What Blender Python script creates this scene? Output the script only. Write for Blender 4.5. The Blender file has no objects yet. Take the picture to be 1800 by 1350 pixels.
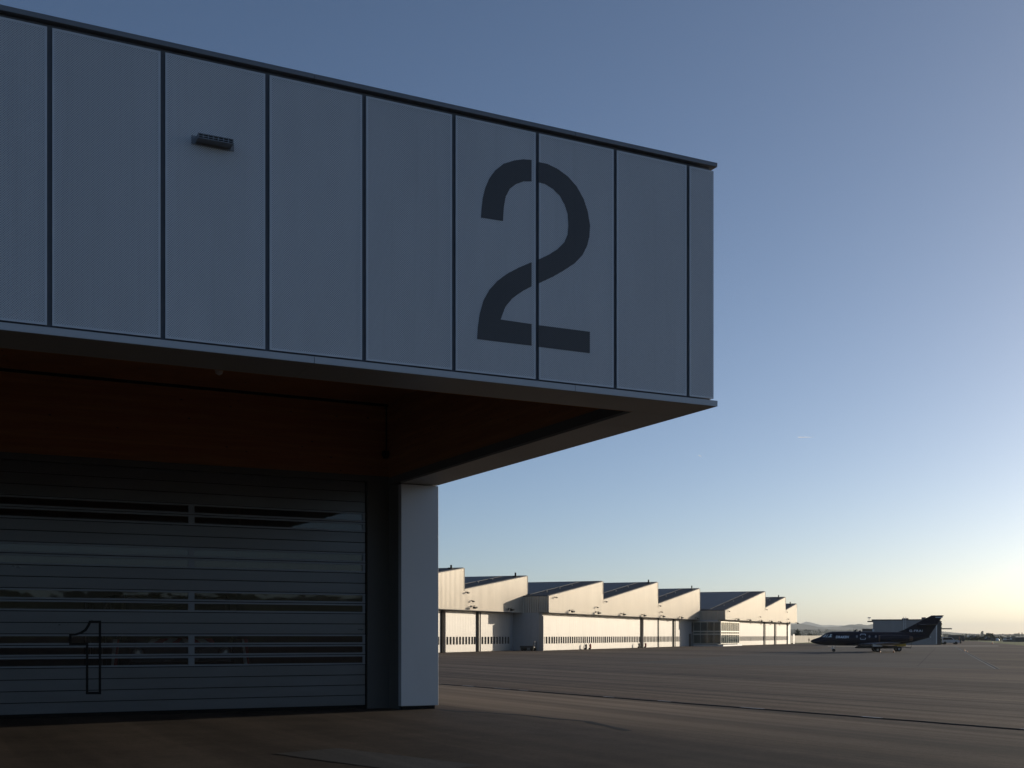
import bpy, bmesh, math, random
from mathutils import Vector, Matrix, noise as mnoise
random.seed(7)
R = math.radians
sc = bpy.context.scene
COL = sc.collection

# ------------------------------------------------------------------ camera survey
F, HY, CH = 2095.0, 1117.5, 2.2          # focal length (survey px), horizon row, camera height
def ground(px, py):                       # survey sight line down to the apron
    Y = CH * F / (py - HY)
    return Vector(((px - 900) / F * Y, Y, 0.0))
def at(px, py, Y):                        # point on a sight line at depth Y
    return Vector(((px - 900) / F * Y, Y, CH + Y * (HY - py) / F))

# ------------------------------------------------------------------ helpers
class MB:
    def __init__(s): s.v, s.f, s.m = [], [], []
    def face(s, pts, m=0):
        i = len(s.v); s.v += [tuple(p) for p in pts]; s.f.append(list(range(i, i + len(pts)))); s.m.append(m)
    def box(s, x0, x1, y0, y1, z0, z1, m=0):
        i = len(s.v)
        s.v += [(x0,y0,z0),(x1,y0,z0),(x1,y1,z0),(x0,y1,z0),(x0,y0,z1),(x1,y0,z1),(x1,y1,z1),(x0,y1,z1)]
        for q in ((3,2,1,0),(4,5,6,7),(0,1,5,4),(1,2,6,5),(2,3,7,6),(3,0,4,7)):
            s.f.append([i + k for k in q]); s.m.append(m)
    def prism(s, poly, axis, a, b, m=0):
        def P(p, t):
            return {'y': (p[0], t, p[1]), 'x': (t, p[0], p[1]), 'z': (p[0], p[1], t)}[axis]
        i = len(s.v); n = len(poly)
        s.v += [P(p, a) for p in poly] + [P(p, b) for p in poly]
        s.f.append(list(range(i, i + n))); s.m.append(m)
        s.f.append(list(range(i + 2*n - 1, i + n - 1, -1))); s.m.append(m)
        for k in range(n):
            j = (k + 1) % n
            s.f.append([i + k, i + n + k, i + n + j, i + j]); s.m.append(m)
    def tube(s, p0, p1, r0, r1=None, n=10, m=0):
        r1 = r0 if r1 is None else r1
        p0, p1 = Vector(p0), Vector(p1); d = (p1 - p0).normalized()
        a = d.cross(Vector((0,0,1)) if abs(d.z) < .9 else Vector((1,0,0))).normalized(); b = d.cross(a)
        i = len(s.v)
        for p, r in ((p0, r0), (p1, r1)):
            for k in range(n):
                t = 2*math.pi*k/n; s.v.append(tuple(p + a*math.cos(t)*r + b*math.sin(t)*r))
        for k in range(n):
            j = (k+1) % n; s.f.append([i+k, i+j, i+n+j, i+n+k]); s.m.append(m)
        s.f.append(list(range(i+n-1, i-1, -1))); s.m.append(m)
        s.f.append(list(range(i+n, i+2*n))); s.m.append(m)
    def loft(s, rings, cap=True, m=0):
        i = len(s.v); n = len(rings[0])
        for r in rings: s.v += [tuple(p) for p in r]
        for a in range(len(rings)-1):
            for k in range(n):
                j = (k+1) % n
                s.f.append([i+a*n+k, i+a*n+j, i+(a+1)*n+j, i+(a+1)*n+k]); s.m.append(m)
        if cap:
            s.f.append(list(range(i+n-1, i-1, -1))); s.m.append(m)
            e = i+(len(rings)-1)*n; s.f.append(list(range(e, e+n))); s.m.append(m)
    def lathe_x(s, prof, cy, cz, n=20, m=0, cap=True):   # profile of (x, r) about an axis along x
        s.loft([[(x, cy + r*math.cos(2*math.pi*k/n), cz + r*math.sin(2*math.pi*k/n)) for k in range(n)] for x, r in prof], cap, m)
    def lathe_z(s, prof, cx, cy, n=16, m=0, cap=True):
        s.loft([[(cx + r*math.cos(2*math.pi*k/n), cy + r*math.sin(2*math.pi*k/n), z) for k in range(n)] for z, r in prof], cap, m)
    def build(s, name, mats, parent=None, smooth=False, bevel=0, recalc=True, angle=35):
        me = bpy.data.meshes.new(name); me.from_pydata(s.v, [], s.f)
        if not isinstance(mats, (list, tuple)): mats = [mats]
        for x in mats: me.materials.append(x)
        for p, k in zip(me.polygons, s.m): p.material_index = k
        if recalc:
            bm = bmesh.new(); bm.from_mesh(me); bmesh.ops.recalc_face_normals(bm, faces=bm.faces); bm.to_mesh(me); bm.free()
        if smooth:
            for p in me.polygons: p.use_smooth = True
            me.set_sharp_from_angle(angle=R(angle))
        o = bpy.data.objects.new(name, me); COL.objects.link(o)
        if parent: o.parent = parent
        if bevel:
            b = o.modifiers.new('bevel', 'BEVEL'); b.width = bevel; b.segments = 2; b.limit_method = 'ANGLE'; b.angle_limit = R(40)
        return o

def tag(o, label=None, cat=None, group=None, kind=None):
    if label: o['label'] = label
    if cat: o['category'] = cat
    if group: o['group'] = group
    if kind: o['kind'] = kind
    return o
def empty(name, loc, rz=0, **k):
    o = bpy.data.objects.new(name, None); COL.objects.link(o); o.location = loc; o.rotation_euler = (0, 0, rz); o.empty_display_size = .3
    return tag(o, **k)
def copy_tree(o, parent=None):
    c = o.copy(); COL.objects.link(c)
    if parent: c.parent = parent
    for ch in [x for x in bpy.data.objects if x.parent == o]: copy_tree(ch, c)
    return c

# ------------------------------------------------------------------ materials
class NT:
    def __init__(s, name):
        s.mat = bpy.data.materials.new(name); s.mat.use_nodes = True
        s.t = s.mat.node_tree; s.b = s.t.nodes['Principled BSDF']; s.out = s.t.nodes['Material Output']
    def n(s, kind, **kw):
        x = s.t.nodes.new(kind)
        for k, v in kw.items():
            if k in x.inputs.keys(): x.inputs[k].default_value = v
            else: setattr(x, k, v)
        return x
    def l(s, a, b): s.t.links.new(a, b)
    def math(s, op, a, b=None, c=None, clamp=False):
        x = s.t.nodes.new('ShaderNodeMath'); x.operation = op; x.use_clamp = clamp
        for i, v in enumerate((a, b, c)):
            if v is None: continue
            if hasattr(v, 'is_linked'): s.l(v, x.inputs[i])
            else: x.inputs[i].default_value = v
        return x.outputs[0]
    def mix(s, fac, a, b):
        x = s.t.nodes.new('ShaderNodeMix'); x.data_type = 'RGBA'
        for sock, v in ((x.inputs[0], fac), (x.inputs[6], a), (x.inputs[7], b)):
            if hasattr(v, 'is_linked'): s.l(v, sock)
            else: sock.default_value = (*v, 1) if isinstance(v, (tuple, list)) and len(v) == 3 else v
        return x.outputs[2]
    def noise(s, vec, scale, detail=4, rough=.55, loc=(0,0,0), stretch=(1,1,1), rot=0):
        mp = s.n('ShaderNodeMapping'); mp.inputs['Location'].default_value = loc; mp.inputs['Scale'].default_value = stretch; mp.inputs['Rotation'].default_value = (0,0,rot)
        s.l(vec, mp.inputs[0])
        x = s.n('ShaderNodeTexNoise'); x.inputs['Scale'].default_value = scale; x.inputs['Detail'].default_value = detail; x.inputs['Roughness'].default_value = rough
        s.l(mp.outputs[0], x.inputs['Vector']); return x.outputs['Fac']
    def ramp(s, fac, a, b):
        x = s.n('ShaderNodeMapRange'); x.inputs['From Min'].default_value = a; x.inputs['From Max'].default_value = b; s.l(fac, x.inputs[0]); return x.outputs[0]
    def obj(s): return s.n('ShaderNodeTexCoord').outputs['Object']
    def bump(s, h, strength=.3, dist=.02):
        x = s.n('ShaderNodeBump'); x.inputs['Strength'].default_value = strength; x.inputs['Distance'].default_value = dist
        s.l(h, x.inputs['Height']); s.l(x.outputs[0], s.b.inputs['Normal'])

def pm(name, col, rough=.5, metal=0, var=.12, scale=1.5, bump=0, bscale=20, stretch=(1,1,1), spec=.5):
    t = NT(name); o = t.obj()
    nz = t.noise(o, scale, 5, .6, stretch=stretch)
    f = t.ramp(nz, .3, .7)
    c0 = tuple(c*(1-var) for c in col); c1 = tuple(min(1, c*(1+var)) for c in col)
    t.l(t.mix(f, c0, c1), t.b.inputs['Base Color'])
    t.l(t.math('MULTIPLY_ADD', f, .12, rough-.06), t.b.inputs['Roughness'])
    t.b.inputs['Metallic'].default_value = metal; t.b.inputs['Specular IOR Level'].default_value = spec
    if bump: t.bump(t.noise(o, bscale, 3), bump, .01)
    return t.mat

def perforated(name, col, hole=(.012,.013,.015), pitch=.044):
    t = NT(name); o = t.obj(); sp = t.n('ShaderNodeSeparateXYZ'); t.l(o, sp.inputs[0])
    k = 2*math.pi/pitch
    hx = t.math('COSINE', t.math('MULTIPLY', t.math('ADD', sp.outputs[0], sp.outputs[1]), k)); hz = t.math('COSINE', t.math('MULTIPLY', sp.outputs[2], k))
    d = t.ramp(t.math('MULTIPLY', hx, hz), .30, .50)
    nz = t.ramp(t.noise(o, .8, 5, .6, stretch=(1,1,.35)), .3, .7)
    base = t.mix(nz, tuple(c*.94 for c in col), tuple(c*1.05 for c in col))
    rnd = t.n('ShaderNodeObjectInfo').outputs['Random']; base = t.mix(t.math('MULTIPLY', rnd, .22), base, tuple(c*.62 for c in col))
    rs = t.ramp(t.noise(o, 3.0, 4, .6, stretch=(2.5,2.5,.06)), .55, .8); base = t.mix(t.math('MULTIPLY', rs, .16), base, tuple(c*.55 for c in col))
    t.l(t.mix(d, base, hole), t.b.inputs['Base Color'])
    t.b.inputs['Roughness'].default_value = .45; t.b.inputs['Metallic'].default_value = .15
    t.bump(t.math('SUBTRACT', 1.0, d), .4, .004)
    return t.mat

def ribbed(name, col, pitch, rough=.4, metal=.3, strength=.6, dist=.05, mottled=0):
    t = NT(name); o = t.obj(); sp = t.n('ShaderNodeSeparateXYZ'); t.l(o, sp.inputs[0])
    ph = t.math('MULTIPLY', t.math('ADD', sp.outputs[0], sp.outputs[1]), 2*math.pi/pitch)
    w = t.math('SINE', ph)
    nz = t.ramp(t.noise(o, .35, 5, .6, stretch=(1,1,.4)), .3, .7)
    st = t.ramp(t.noise(o, 1.1, 3, .6, stretch=(2,2,.06)), .35, .65)
    c = t.mix(nz, tuple(x*.93 for x in col), tuple(x*1.05 for x in col))
    c = t.mix(t.math('MULTIPLY', st, .14), c, tuple(x*.6 for x in col))
    t.l(c, t.b.inputs['Base Color'])
    t.b.inputs['Roughness'].default_value = rough; t.b.inputs['Metallic'].default_value = metal
    h = w
    if mottled:
        mz = t.noise(o, .9, 2, .5, stretch=(1,1,.7))
        h = t.math('ADD', w, t.math('MULTIPLY', mz, mottled))
    t.bump(h, strength, dist)
    return t.mat

def glass(name, tint=(.02,.025,.03), rough=.02, see=.6, ior=1.5):
    """thin pane: mirror reflection by fresnel, the rest passes through or is tinted"""
    t = NT(name); t.t.nodes.remove(t.b)
    g = t.n('ShaderNodeBsdfGlossy'); g.inputs['Roughness'].default_value = rough; g.inputs['Color'].default_value = (1,1,1,1)
    tr = t.n('ShaderNodeBsdfTransparent'); tr.inputs['Color'].default_value = (see,see,see,1)
    df = t.n('ShaderNodeBsdfDiffuse'); df.inputs['Color'].default_value = (*tint, 1)
    m1 = t.n('ShaderNodeMixShader'); m1.inputs[0].default_value = .85 if see > 0 else 0
    t.l(df.outputs[0], m1.inputs[1]); t.l(tr.outputs[0], m1.inputs[2])
    fr = t.n('ShaderNodeFresnel'); fr.inputs['IOR'].default_value = ior
    o = t.obj(); nz = t.noise(o, 1.3, 2); bp = t.n('ShaderNodeBump'); bp.inputs['Strength'].default_value = .10; bp.inputs['Distance'].default_value = .02
    t.l(nz, bp.inputs['Height']); t.l(bp.outputs[0], g.inputs['Normal'])
    m2 = t.n('ShaderNodeMixShader'); t.l(fr.outputs[0], m2.inputs[0]); t.l(m1.outputs[0], m2.inputs[1]); t.l(g.outputs[0], m2.inputs[2])
    t.l(m2.outputs[0], t.out.inputs['Surface'])
    return t.mat

def timber():
    t = NT('timber'); o = t.obj()
    gr = t.ramp(t.noise(o, 6, 6, .65, stretch=(.12,.12,2.2)), .3, .7)
    pl = t.ramp(t.noise(o, 1.0, 1, .5, stretch=(.05,.05,5)), .35, .65)
    c = t.mix(gr, (.30,.11,.030), (.46,.19,.058)); c = t.mix(t.math('MULTIPLY', pl, .45), c, (.28,.08,.02))
    vz = t.n('ShaderNodeTexVoronoi'); mp = t.n('ShaderNodeMapping'); mp.inputs['Scale'].default_value = (1.2,1.2,2.4); t.l(o, mp.inputs[0]); t.l(mp.outputs[0], vz.inputs['Vector']); vz.inputs['Scale'].default_value = 1.6
    kn = t.math('LESS_THAN', vz.outputs['Distance'], .07)
    t.l(t.mix(kn, c, (.05,.02,.01)), t.b.inputs['Base Color'])
    t.b.inputs['Roughness'].default_value = .6
    t.bump(gr, .15, .01)
    return t.mat

M = {}
M['perf'] = perforated('perforated_panel', (.68,.69,.71), (.19,.195,.205), .036)
M['perf_dark'] = perforated('perforated_dark_paint', (.085,.088,.095), (.03,.03,.033), .036)
M['clad'] = pm('panel_flange', (.62,.63,.65), .4, .2, .05)
M['fascia'] = pm('fascia_metal', (.46,.47,.49), .38, .25, .05, .6)
M['soffit'] = pm('soffit_metal', (.31,.305,.295), .5, .2, .05, .6)
M['cap'] = pm('coping_metal', (.20,.205,.22), .4, .3, .06)
M['backing'] = pm('backing_membrane', (.14,.15,.17), .7, 0, .1)
M['column'] = pm('column_metal', (.58,.59,.61), .4, .2, .04, .5)
M['reveal'] = pm('reveal_metal', (.10,.098,.095), .55, 0, .05)
M['door'] = pm('door_aluminium', (.135,.14,.148), .33, .5, .10, .45, 0, 6, (1,1,3))
M['doorrail'] = pm('door_rail', (.19,.205,.23), .35, .35, .05)
M['rubber'] = pm('black_rubber', (.010,.010,.010), .8, 0, .1, spec=.1)
M['black'] = pm('black_paint', (.010,.010,.011), .6, 0, .1, spec=.15)
M['darkgrey'] = pm('dark_grey_paint', (.05,.052,.055), .5, 0, .1)
M['grille'] = pm('grille_metal', (.22,.23,.245), .45, .3, .05)
M['pane'] = glass('door_pane', see=.75, ior=1.6)
M['timber'] = timber()
M['room'] = pm('room_plaster', (.25,.24,.23), .8, 0, .08)
M['white'] = pm('white_paint', (.75,.74,.72), .4, 0, .06)
M['gable'] = ribbed('gable_cladding', (.46,.41,.345), .36, .34, .4, 1.0, .05)
M['hdoor'] = ribbed('hangar_door_paint', (.46,.415,.36), .8, .5, 0, .25, .02, 3.0)
M['hwall'] = ribbed('hangar_lower_wall', (.42,.42,.42), 1.2, .5, .1, .25, .02)
M['hdark'] = pm('hangar_column_paint', (.018,.017,.016), .85, 0, .1, spec=.03)
M['hwin'] = glass('hangar_window', (.018,.018,.018), see=0)
M['trim'] = pm('edge_trim', (.48,.44,.38), .7, 0, .05, spec=.1)
M['roof'] = pm('roof_membrane', (.030,.036,.048), .65, 0, .2, .5, spec=.12)
M['lamp'] = pm('lamp_housing', (.03,.03,.03), .7, 0, .1, spec=.1)
M['steel'] = pm('bright_steel', (.6,.6,.6), .3, .9, .05)
M['navy'] = pm('navy_gloss_paint', (.004,.007,.022), .35, 0, .05, spec=.18)
M['navy2'] = pm('navy_matt_paint', (.005,.008,.022), .6, 0, .05, spec=.1)
M['palepaint'] = pm('pale_marking', (.80,.84,.90), .5, 0, .05)
M['metal'] = pm('bare_metal', (.45,.45,.46), .3, .8, .1)
M['copper'] = pm('heat_stained_metal', (.14,.09,.07), .4, .6, .15)
M['yellow'] = pm('yellow_paint', (.72,.44,.03), .4, 0, .1)
M['orange'] = pm('orange_plastic', (.50,.12,.012), .5, 0, .05)
M['red'] = pm('red_paint', (.42,.02,.015), .35, 0, .08)
M['tyre'] = pm('tyre_rubber', (.02,.02,.02), .8, 0, .1)
M['carglass'] = glass('vehicle_glass', (.02,.025,.03), see=0)
M['concrete'] = pm('cast_concrete', (.44,.40,.34), .8, 0, .15, .35, .1, 6, (1,1,.3))
M['greyclad'] = ribbed('grey_cladding', (.27,.27,.268), 1.0, .5, .2, .4, .03)
M['carwhite'] = pm('white_car_paint', (.62,.63,.64), .25, 0, .04)
M['carsilver'] = pm('silver_car_paint', (.55,.56,.58), .25, .2, .04)
M['cardark'] = pm('dark_car_paint', (.05,.055,.065), .25, .1, .04)
M['carblue'] = pm('blue_car_paint', (.22,.27,.36), .25, .1, .04)
M['bark'] = pm('bark', (.07,.055,.04), .9, 0, .2, 6)
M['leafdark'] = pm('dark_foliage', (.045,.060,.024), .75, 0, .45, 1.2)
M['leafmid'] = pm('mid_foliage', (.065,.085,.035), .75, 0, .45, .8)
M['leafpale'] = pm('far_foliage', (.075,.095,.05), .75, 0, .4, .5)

# solar array: module grid
def solar():
    t = NT('solar_modules'); o = t.obj()
    br = t.n('ShaderNodeTexBrick'); br.offset = 0; mp = t.n('ShaderNodeMapping'); t.l(o, mp.inputs[0]); t.l(mp.outputs[0], br.inputs['Vector'])
    br.inputs['Color1'].default_value = (.016,.022,.036,1); br.inputs['Color2'].default_value = (.024,.03,.045,1); br.inputs['Mortar'].default_value = (.004,.005,.008,1)
    br.inputs['Scale'].default_value = 1; br.inputs['Brick Width'].default_value = 4.2; br.inputs['Row Height'].default_value = 4.6; br.inputs['Mortar Size'].default_value = .10
    t.l(br.outputs['Color'], t.b.inputs['Base Color']); t.b.inputs['Roughness'].default_value = .45; t.b.inputs['Specular IOR Level'].default_value = .12
    return t.mat
M['solar'] = solar()

# ------------------------------------------------------------------ ground
U = Vector((.8914, .4533, 0)); V = Vector((-.4533, .8914, 0))
def apron_mat(name, lo, hi, dark_mask=True):
    t = NT(name); o = t.obj()
    sp = t.n('ShaderNodeSeparateXYZ'); t.l(o, sp.inputs[0])
    uu = t.math('ADD', t.math('MULTIPLY', sp.outputs[0], .8914), t.math('MULTIPLY', sp.outputs[1], .4533))
    vv = t.math('ADD', t.math('MULTIPLY', sp.outputs[0], -.4533), t.math('MULTIPLY', sp.outputs[1], .8914))
    cb = t.n('ShaderNodeCombineXYZ'); t.l(uu, cb.inputs[0]); t.l(vv, cb.inputs[1]); lane = cb.outputs[0]   # streaks run along the paving lanes
    a = t.noise(lane, 1, 4, .6, stretch=(.34,.010,1))
    b = t.noise(lane, 1, 3, .6, stretch=(1.5,.022,1), loc=(3,5,0))
    l1 = t.noise(lane, 1, 3, .5, stretch=(.11,.006,1), loc=(7,1,0))
    c = t.noise(o, .035, 5, .55, loc=(11,2,0))
    g = t.noise(o, 18, 4, .75)
    wv = t.noise(o, .7, 6, .6, loc=(1,9,0))
    s = t.math('ADD', t.math('MULTIPLY', t.ramp(a, .39, .61), .29), t.math('MULTIPLY', t.ramp(b, .42, .58), .29))
    s = t.math('ADD', s, t.math('MULTIPLY', t.ramp(l1, .38, .62), .16))
    s = t.math('ADD', s, t.math('MULTIPLY', t.ramp(c, .35, .65), .15))
    s = t.math('ADD', s, t.math('MULTIPLY', t.ramp(wv, .35, .65), .13))
    col = t.mix(s, lo, hi)
    g2 = t.noise(o, 6, 5, .8, loc=(2,2,0))
    gr = t.math('MULTIPLY_ADD', t.ramp(g, .4, .62), .6, t.math('MULTIPLY', t.ramp(g2, .42, .6), .5))
    col = t.mix(t.math('MULTIPLY', gr, .5), col, tuple(x*.45 for x in lo))
    if dark_mask:                           # darker tone with a noisy edge in front of the building
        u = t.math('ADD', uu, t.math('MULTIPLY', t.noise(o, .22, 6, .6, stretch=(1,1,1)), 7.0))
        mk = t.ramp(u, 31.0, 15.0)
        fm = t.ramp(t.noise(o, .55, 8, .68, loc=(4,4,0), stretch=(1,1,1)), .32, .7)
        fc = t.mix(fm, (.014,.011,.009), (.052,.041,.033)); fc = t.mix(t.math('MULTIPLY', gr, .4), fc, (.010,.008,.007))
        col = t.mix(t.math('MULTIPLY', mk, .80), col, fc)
    if dark_mask:                           # the paler lane between the sealed joint and the dark band
        lm = t.math('MULTIPLY', t.math('MULTIPLY', t.ramp(uu, 14.6, 16.0), t.ramp(uu, 22.2, 21.4)), t.ramp(vv, 16, 32))
        col = t.mix(t.math('MULTIPLY', lm, t.math('MULTIPLY_ADD', t.ramp(b, .35, .65), .3, .25)), col, (.33,.255,.185))
    t.l(col, t.b.inputs['Base Color'])
    t.l(t.math('MULTIPLY_ADD', t.ramp(a, .3, .7), .12, .74), t.b.inputs['Roughness'])
    t.b.inputs['Specular IOR Level'].default_value = .07
    h = t.math('ADD', t.math('MULTIPLY', g, .6), t.math('MULTIPLY', b, .8))
    t.bump(h, .35, .02)
    return t.mat
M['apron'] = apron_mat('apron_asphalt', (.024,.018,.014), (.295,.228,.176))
M['patch'] = apron_mat('patch_asphalt', (.042,.042,.043), (.088,.087,.085), False)
M['stand'] = apron_mat('stand_concrete', (.075,.066,.058), (.205,.178,.152), False)
M['tar'] = pm('joint_sealant', (.012,.012,.012), .75, 0, .5, 8, .2, 12, spec=.10)
M['slab'] = pm('pale_concrete', (.20,.175,.148), .8, 0, .2, .2)
M['line'] = pm('worn_yellow_line', (.36,.30,.14), .7, 0, .35, 1.5)

def grass_mat():
    t = NT('grass'); o = t.obj()
    a = t.ramp(t.noise(o, .06, 6, .65), .3, .7); b = t.ramp(t.noise(o, 1.4, 5, .7), .3, .7)
    c = t.mix(a, (.10,.125,.03), (.24,.24,.06)); t.l(t.mix(t.math('MULTIPLY', b, .5), c, (.06,.08,.022)), t.b.inputs['Base Color'])
    t.b.inputs['Roughness'].default_value = .9; t.bump(b, .6, .1); return t.mat
M['grass'] = grass_mat()

g = MB(); g.face([(-9000,-3000,0),(16000,-3000,0),(16000,19000,0),(-9000,19000,0)])
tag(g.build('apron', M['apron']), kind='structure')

def sheet(name, pts, z, mat, label=None):
    m = MB(); m.face([(p[0], p[1], z) for p in pts])
    return tag(m.build(name, mat), label, kind='structure')
# grass to the right and beyond
gr = [ground(1716,1127.0), ground(1740,1129.2), ground(1770,1132.0), ground(1802,1135.2), Vector((200,150,0)), Vector((330,110,0)), Vector((2200,700,0)), Vector((2500,2500,0)), Vector((200,2500,0))]
sheet('grass', [(p.x,p.y) for p in gr], .004, M['grass'])
sheet('grass_verge', [(-200,392),(ground(1530,1131.2).x,ground(1530,1131.2).y),(ground(1530,1129.3).x,ground(1530,1129.3).y),(330,1200),(330,2400),(-900,2400),(-900,392)], .004, M['grass'])
sheet('concrete_stand', [tuple(ground(*p)[:2]) for p in ((1092,1165.5),(1400,1170.5),(1757,1176.3),(1681,1136.4),(1500,1136.2),(1300,1151.5))], .004, M['stand'])
sheet('pale_strip', [(p.x,p.y) for p in (ground(1455,1136.6), ground(1755,1136.2), ground(1755,1134.8), ground(1455,1135.0))], .008, M['slab'])
# slot drain: pale rails either side of a dark channel
d0, d1 = ground(1753.5,1176.0), ground(1678.0,1136.0)
dd = (d1-d0).normalized(); dn = Vector((dd.y,-dd.x,0))
def strip(name, a, b, w0, w1, z, mat):
    d = (b-a).normalized(); n_ = Vector((d.y,-d.x,0))
    return sheet(name, [tuple((a+n_*w0)[:2]), tuple((b+n_*w0)[:2]), tuple((b+n_*w1)[:2]), tuple((a+n_*w1)[:2])], z, mat)
strip('drain_channel', d0, d1, -.11, .11, .010, M['rubber'])
M['rail'] = pm('galvanised_rail', (.55,.57,.60), .45, .3, .1)
M['drainrail'] = pm('drain_edge_steel', (.30,.31,.33), .5, .2, .35, .4)
strip('drain_rail', d0, d1, .10, .13, .014, M['drainrail']); strip('drain_rail', d0, d1, -.155, -.10, .014, M['drainrail'])
# sealed paving joints and one dark band, with a wandering edge
def joint(name, pts, w, z, mat, amp=.05, step=.5, h=0):
    m = MB(); pts = [Vector(p) for p in pts]
    L, Rr = [], []
    for a, b in zip(pts, pts[1:]):
        d = (b-a); n_ = max(2, int(d.length/step)); dn_ = Vector((d.y,-d.x,0)).normalized()
        for k in range(n_):
            p = a + d*(k/n_)
            o_ = mnoise.noise(p*.9)*amp; ww = w*(.55 + .6*abs(mnoise.noise(p*1.7+Vector((5,1,0)))))
            L.append((*(p+dn_*(o_+ww))[:2], z)); Rr.append((*(p+dn_*(o_-ww))[:2], z))
    for k in range(len(L)-1):
        if h:
            A, B, C_, D = (Vector(p) for p in (L[k], L[k+1], Rr[k+1], Rr[k])); up = Vector((0,0,h))
            a1, d1_, b1, c1_ = A*.75+D*.25+up, D*.75+A*.25+up, B*.75+C_*.25+up, C_*.75+B*.25+up
            m.face([A,B,b1,a1]); m.face([a1,b1,c1_,d1_], 1 if mnoise.noise(Vector((k*.23,4,1))) > .18 else 0); m.face([d1_,c1_,C_,D])
        else: m.face([L[k], L[k+1], Rr[k+1], Rr[k]])
    return tag(m.build(name, mat), kind='structure')
ja, jb = ground(775,1203), ground(1800,1283); jd = (jb-ja)
joint('paving_line', [ja - jd*.35, jb + jd*1.6], .14, .002, [M['tar'], M['drainrail']], .06, .35, .022)
joint('paving_line', [ground(1645,1139), ground(1612,1172)], .04, .008, M['tar'], .03, 2)
joint('paving_line', [ground(770,1247.5), ground(900,1256), ground(1030,1268.5), ground(1120,1288)], .16, .004, M['tar'], .15)  # flat dark band wandering out from the column foot
for (x0,y0,x1,y1) in ((1735,1153.4,1790,1153.6),(1752,1159.3,1800,1160.4),(1778,1168.3,1812,1168.6)):
    strip('painted_marking', ground(x0,y0), ground(x1,y1), -.12, .12, .006, M['line'])
# repaired patch in the foreground
pa, pb, pc = ground(481,1325.5), ground(594,1315.5), ground(848,1346)
pe = [pa, pb, pc, pc + (pa-pb)]
ring = []
for a, b in zip(pe, pe[1:]+pe[:1]):
    for k in range(14):
        p = a + (b-a)*(k/14); ring.append((p.x + random.uniform(-.02,.02), p.y + random.uniform(-.03,.03)))
sheet('asphalt_patch', ring, .008, M['patch'])
for a, b in ((pa, pa+(pc-pb)), (pb, pc)):
    n_ = 7
    for k in range(n_):
        p, q = a+(b-a)*((k+.12)/n_), a+(b-a)*((k+.62)/n_)
        joint('patch_seam', [p, q], .022, .012, M['tar'], .03, .12)

# ------------------------------------------------------------------ the near building
CX, CY = 4.06, 23.54
bld = empty('airport_building', (CX, CY, 0), math.atan2(U.y, U.x), label='dark grey metal-clad building with overhanging upper storey carrying a large numeral 2', cat='building')
def bx(px, y):                            # along the facade, on the plane at depth y
    k = (px-900)/F
    return (k*(CY+.8914*y) - CX + .4533*y) / (.8914 - .4533*k)
def bz(px, py, y):
    x = bx(px, y); return CH + (CY + .4533*x + .8914*y)*(HY-py)/F
LX, DV = -33.4, 34.0                      # how far the building runs left and back
ZS, ZT = 6.73, 11.54
def split_runs(a, b, marks, gap=.008):
    ms = sorted([m for m in marks if min(a,b) < m < max(a,b)]); e = [min(a,b)] + ms + [max(a,b)]
    return [(e[i] + (gap/2 if i else 0), e[i+1] - (gap/2 if i < len(e)-2 else 0)) for i in range(len(e)-1)]
FJ = [-3.24-5*k for k in range(7)]; SJ = [2.8+4.9*k for k in range(7)]
m = MB()
for a, b in split_runs(LX, 0, FJ): m.box(a, b, 0, .13, ZS, ZS+.11)
for a, b in split_runs(.13, DV, SJ): m.box(-.13, 0, a, b, ZS, ZS+.11)
m.build('fascia', M['fascia'], bld)
m = MB()
for a, b in split_runs(LX, -1.2, FJ): m.box(a, b, .03, 1.2, ZS-.004, ZS+.05)
m.box(-1.196, -.03, .03, 1.2, ZS-.004, ZS+.05)
for a, b in split_runs(1.208, 13.9, SJ): m.box(-1.2, -.03, a, b, ZS-.004, ZS+.05)
m.build('soffit', M['soffit'], bld)
m = MB()
for a, b in split_runs(LX, 0, FJ, .005): m.box(a, b, 0, .42, ZT-.082, ZT)
for a, b in split_runs(.42, DV, SJ, .005): m.box(-.42, 0, a, b, ZT-.082, ZT)
m.build('coping', M['cap'], bld, bevel=.006)
m = MB(); m.box(LX, -.42, .42, DV, 11.15, 11.44); m.build('roof', M['roof'], bld)
m = MB(); m.box(LX, -.11, .11, .2, ZS+.06, ZT-.09); m.box(-.2, -.11, .2, DV, ZS+.06, ZT-.09); m.build('backing_wall', M['backing'], bld)
# perforated panels
def panel(x0, x1, side=False):
    m = MB(); z0, z1, fl = 6.885, 11.385, .032
    def B(a, b, c, d, e, f, k):
        if side: m.box(-.085 if c == .055 else -.083, -.055 if c == .055 else -.057, a, b, e, f, k)
        else: m.box(a, b, c, d, e, f, k)
    B(x0+fl, x1-fl, .058, .085, z0+fl, z1-fl, 0)
    B(x0, x0+fl, .055, .085, z0, z1, 1); B(x1-fl, x1, .055, .085, z0, z1, 1)
    B(x0+fl, x1-fl, .055, .085, z0, z0+fl, 1); B(x0+fl, x1-fl, .055, .085, z1-fl, z1, 1)
    return m.build('wall_panel', [M['perf'], M['clad']], bld)
js = [-.055] + [-(.665+1.67*k) for k in range(20)]
panels = []
for i in range(20):
    panels.append(panel(js[i+1] + .0375, js[i] - (.0375 if i else 0)))
for i in range(20): panel(.1+1.67*i+.0375, .1+1.67*(i+1)-.0375, True)
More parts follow.
